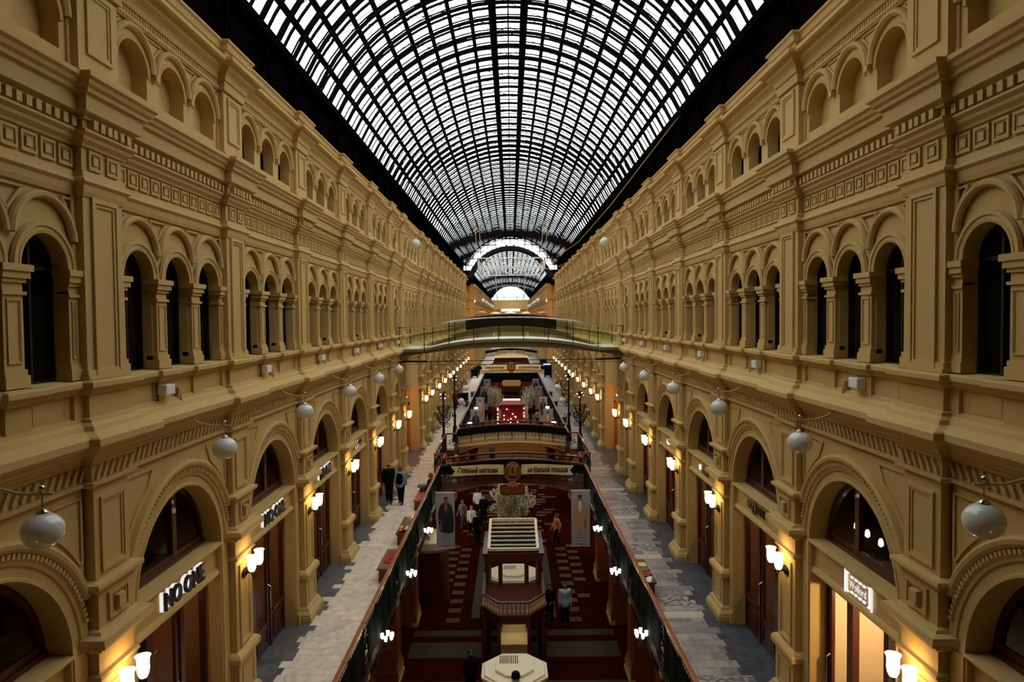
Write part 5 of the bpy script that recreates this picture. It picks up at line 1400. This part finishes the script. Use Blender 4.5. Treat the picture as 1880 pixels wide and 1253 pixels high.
# ---- people ------------------------------------------------------------------------
def remesh(o, vs, sm=True):
    m = o.modifiers.new('r', 'REMESH'); m.mode = 'VOXEL'; m.voxel_size = vs; m.use_smooth_shade = True
    s_ = o.modifiers.new('s', 'SMOOTH'); s_.iterations = 4; s_.factor = .5
def hand_mesh(b, p, d, side, s=1):
    """palm and five unequal bent fingers, d = direction from wrist"""
    p = Vector(p); d = Vector(d).normalized(); a = Vector((0, 1, 0)) if abs(d.y) < .9 else Vector((0, 0, 1)); a = (a-d*a.dot(d)).normalized(); c = d.cross(a)*side
    b.tube([p, p+d*.04*s, p+d*.085*s], [.022*s, .034*s, .030*s], 8)
    for i, L in enumerate((.062, .074, .068, .052)):
        q = p+d*.08*s+a*(-.026+.018*i)*s
        b.tube([q, q+d*L*.5*s+c*.004*s, q+d*L*.85*s+c*.018*s, q+d*L*.95*s+c*.034*s], [.009*s, .0088*s, .008*s, .006*s], 6)
    q = p+d*.02*s-a*.026*s; b.tube([q, q+d*.03*s-a*.024*s+c*.01*s, q+d*.062*s-a*.02*s+c*.02*s], [.011*s, .0095*s, .008*s], 6)
def person(loc, rz, h, label, top, legs, hair, pose='stand', long_hair=False, bald=False, coat=0, seated=0, female=False, hold=False):
    r = empty('person', loc, rz); tag(r, label, 'person'); s = h/1.75; r.scale = (s, s, s)
    sw = .155 if female else .17
    lift = -.47 if seated else 0
    st = {'walk': .22, 'stand': .03}.get(pose, 0)
    hip = [(-.09, 0, .93+lift), (.09, 0, .93+lift)]
    if seated:
        kn = [(-.12, .42, .50), (.12, .44, .50)]; an = [(-.12, .44, .09), (.13, .50, .09)]
    else:
        kn = [(-.095, st*.6+.02, .50), (.095, -st*.35+.03, .50)]; an = [(-.10, st, .09), (.10, -st*1.1, .10 if st < .1 else .13)]
    sh = [(-sw, 0, 1.42+lift), (sw, 0, 1.42+lift)]
    if seated or hold: el = [(-sw-.05, .06, 1.14+lift), (sw+.05, .06, 1.14+lift)]; wr = [(-.10, .28, 1.06+lift), (.10, .28, 1.08+lift)]
    else: el = [(-sw-.045, -st*.4-.02, 1.13+lift), (sw+.045, st*.4-.02, 1.13+lift)]; wr = [(-sw-.055, -st*.5+.06, .88+lift), (sw+.055, st*.8+.04, .89+lift)]
    hz = 1.62+lift
    b = MB()
    b.tube([(0, 0, .86+lift), (0, 0, .95+lift), (0, -.01, 1.1+lift), (0, -.01, 1.28+lift), (0, 0, 1.4+lift), (0, 0, 1.47+lift), (0, .005, 1.56+lift)], [.10, .135, .11, .135, .12, .06, .05], 12)
    for i in (0, 1):
        b.tube([(0, 0, 1.38+lift), sh[i], el[i], wr[i]], [.06, .055, .040, .027], 10)
        b.tube([hip[i], [(hip[i][k]+kn[i][k])/2 for k in range(3)], kn[i], [(kn[i][k]*.6+an[i][k]*.4) for k in range(3)], an[i]], [.095, .085, .055, .055, .036], 10)
        b.tube([an[i], (an[i][0], an[i][1]+.08, an[i][2]-.045), (an[i][0], an[i][1]+.17, an[i][2]-.06)], [.038, .034, .022], 8)
    b.ball((0, .005, hz+.01), .098, 14, 10, (.80, .98, 1.18)); b.ball((0, .045, hz-.055), .055, 10, 8, (.85, 1, .9))
    b.tube([(0, .09, hz+.015), (0, .118, hz-.022), (0, .10, hz-.03)], [.009, .014, .01], 6)
    for s_ in (-1, 1): b.ball((s_*.08, 0, hz-.005), .022, 6, 5, (.4, .8, 1.2))
    bo = b.build('body', SKIN, r); remesh(bo, .016)
    b = MB()
    for s_ in (-1, 1): b.ball((s_*.032, .092, hz+.015), .012, 8, 6)
    b.build('eyes', BLK, r)
    b = MB(); b.tube([(-.025, .098, hz-.06), (0, .104, hz-.062), (.025, .098, hz-.06)], .005, 5); b.build('mouth', RED, r)
    for i in (0, 1):
        b = MB(); d = Vector(wr[i])-Vector(el[i]); hand_mesh(b, Vector(wr[i])-d.normalized()*.01, d, 1 if i == 0 else -1); b.build('hand', SKIN, r, None, True)
    if not bald:
        b = MB(); b.ball((0, -.018, hz+.035), .108, 14, 10, (.84, .98, 1.02)); b.ball((0, -.05, hz), .085, 10, 8, (1, .8, 1.2))
        if long_hair: b.tube([(0, -.04, hz+.04), (0, -.085, hz-.05), (0, -.095, hz-.17), (0, -.08, hz-.24)], [.09, .09, .075, .03], 10)
        b.build('hair', hair, r, None, True)
    else:
        b = MB(); b.ball((0, -.03, hz-.01), .10, 14, 8, (.84, .8, .7)); b.build('hair', hair, r, None, True)
    # jacket follows the torso and arms, trousers the legs
    b = MB(); e = .026+coat
    b.tube([(0, 0, .80+lift if not seated else .90+lift), (0, 0, .95+lift), (0, -.01, 1.1+lift), (0, -.01, 1.28+lift), (0, 0, 1.4+lift), (0, 0, 1.485+lift)], [.135+e, .14+e, .122+e, .142+e, .125+e, .062], 14)
    for i in (0, 1):
        b.tube([(0, 0, 1.39+lift), sh[i], el[i], [wr[i][k]*.93+el[i][k]*.07 for k in range(3)]], [.07, .062+e, .046+e, .036+e*.6], 10)
    o = b.build('jacket', top, r); remesh(o, .02)
    b = MB(); e = .018
    b.tube([(0, 0, .84+lift), (0, 0, 1.0+lift)], [.13, .135], 12)
    for i in (0, 1):
        b.tube([hip[i], [(hip[i][k]+kn[i][k])/2 for k in range(3)], kn[i], [(kn[i][k]*.5+an[i][k]*.5) for k in range(3)], (an[i][0], an[i][1], an[i][2]+.02)], [.098+e, .084+e, .062+e, .062+e, .055+e], 10)
    o = b.build('trousers', legs, r); remesh(o, .02)
    for i in (0, 1):
        b = MB(); b.tube([(an[i][0], an[i][1]-.05, an[i][2]-.045), (an[i][0], an[i][1]+.04, an[i][2]-.04), (an[i][0], an[i][1]+.13, an[i][2]-.05), (an[i][0], an[i][1]+.20, an[i][2]-.06)], [.042, .048, .046, .028], 8); b.build('shoe', BLK, r, None, True)
    return r
person((-5.40, 29.6, ZW), .05, 1.80, 'man in a long black coat walking away beside the left shopfronts', BLK, BLK, HAIRR, 'walk', bald=True, coat=.02)
w_ = person((-4.86, 29.4, ZW), -.05, 1.68, 'woman in a pale blue jacket walking away with a dark backpack', BLUE, BLK, HAIRR, 'walk', female=True, coat=.008)
bp = MB(); bp.tube([(0, -.18, 1.0), (0, -.22, 1.12), (0, -.21, 1.34), (0, -.17, 1.42)], [.12, .155, .15, .10], 12)
for s_ in (-1, 1): bp.tube([(s_*.10, -.12, 1.42), (s_*.12, .06, 1.46), (s_*.13, .14, 1.3), (s_*.12, .02, 1.08), (s_*.1, -.14, 1.02)], .018, 6)
bo = bp.build('backpack', BLK, None, (-4.86, 29.4, ZW)); bo.rotation_euler = (0, 0, -.05); bo.scale = (.96, .96, .96); tag(bo, 'dark backpack worn by the woman in pale blue', 'backpack')
person((-3.62, 29.9, ZW), PI/2, 1.70, 'seated person in a navy jacket on the red-topped bench at left', NAVY, NAVY, HAIRR, 'sit', seated=1, hold=True, coat=.01)
b = MB(); b.box((-.15, -.2, 0), (.15, .2, .07)); bevel(tag(b.build('folded_coat', GREY, None, (-4.04, 29.95, ZW+.62)), 'grey folded item on the lap of the seated person', 'coat'), .02)
person((1.42, 27.0, 0), PI*.95, 1.68, 'person in dark clothes looking down near the wooden kiosk', BLK, BLK, HAIRB, 'stand', hold=True, long_hair=True, female=True)
person((2.04, 26.9, 0), PI*1.05, 1.78, 'man in a white and mint jacket standing on the ground floor at right', MINT, BLK, HAIRB, 'stand', coat=.012)
person((2.38, 36.7, 0), PI*.6, 1.72, 'person in an orange top walking on the ground floor behind the right banner', ORG, BLK, HAIRB, 'walk')
person((-2.35, 38.4, 0), PI, 1.72, 'woman in a white top with dark trousers left of the blossoming tree', WHT, BLK, HAIRR, 'stand', female=True, long_hair=True)
person((-2.95, 39.8, 0), PI*.8, 1.7, 'person in grey behind the woman in the white top', GREY, NAVY, HAIRB, 'walk')
person((-1.75, 40.6, 0), PI, 1.78, 'man in black standing right behind the blossoming tree on its left', BLK, BLK, HAIRB, 'stand')
person((-2.2, 42.2, 0), 0, 1.75, 'person in a pale shirt far behind the tree among the group', WHT, BLK, HAIRB, 'stand')
person((-1.95, 36.9, 0), .3, 1.80, 'tall man in black nearest the tree with his back turned', BLK, BLK, HAIRB, 'stand')
person((-1.42, 21.6, 0), .4, 1.68, 'dark-haired person in black beside the cream octagonal kiosk', BLK, BLK, HAIRB, 'stand', long_hair=True, female=True)
person((-1.72, 58, 0), PI, 1.75, 'distant person in grey and black glimpsed between the two footbridges', GREY, BLK, HAIRB, 'stand')
person((2.25, 82, 0), 0, 1.8, 'distant dark figure walking right of the red stall', BLK, BLK, HAIRB, 'walk')
person((3.0, 79, 0), 0, 1.7, 'distant person in a mustard coat right of the dark figure', ORGP, BLK, HAIRB, 'walk')
person((-2.55, 79.5, 0), 0, 1.7, 'distant dark person left of the red stall', BLK, BLK, HAIRB, 'stand')
person((-4.6, 96, ZW), 0, 1.75, 'tiny figure in black far down the left walkway', BLK, BLK, HAIRB, 'walk')
person((-5.0, 60.2, ZW), PI, 1.7, 'distant person in red and black on the left walkway beside the cart', RED, BLK, HAIRB, 'stand')

# warm lamps of the ground-level shops, under the walkways
for sd in (-1, 1):
    for yy, e in ((19.5, 9), (27.8, 14), (31.0, 14), (37, 40), (40, 40), (48, 60), (56, 80), (64, 80), (73, 90), (82, 90)):
        light('POINT', (sd*4.7, yy, 2.6), e, (1, .36, .10) if yy < 33 else (1, .62, .24), .2, name='ground_shop_light')
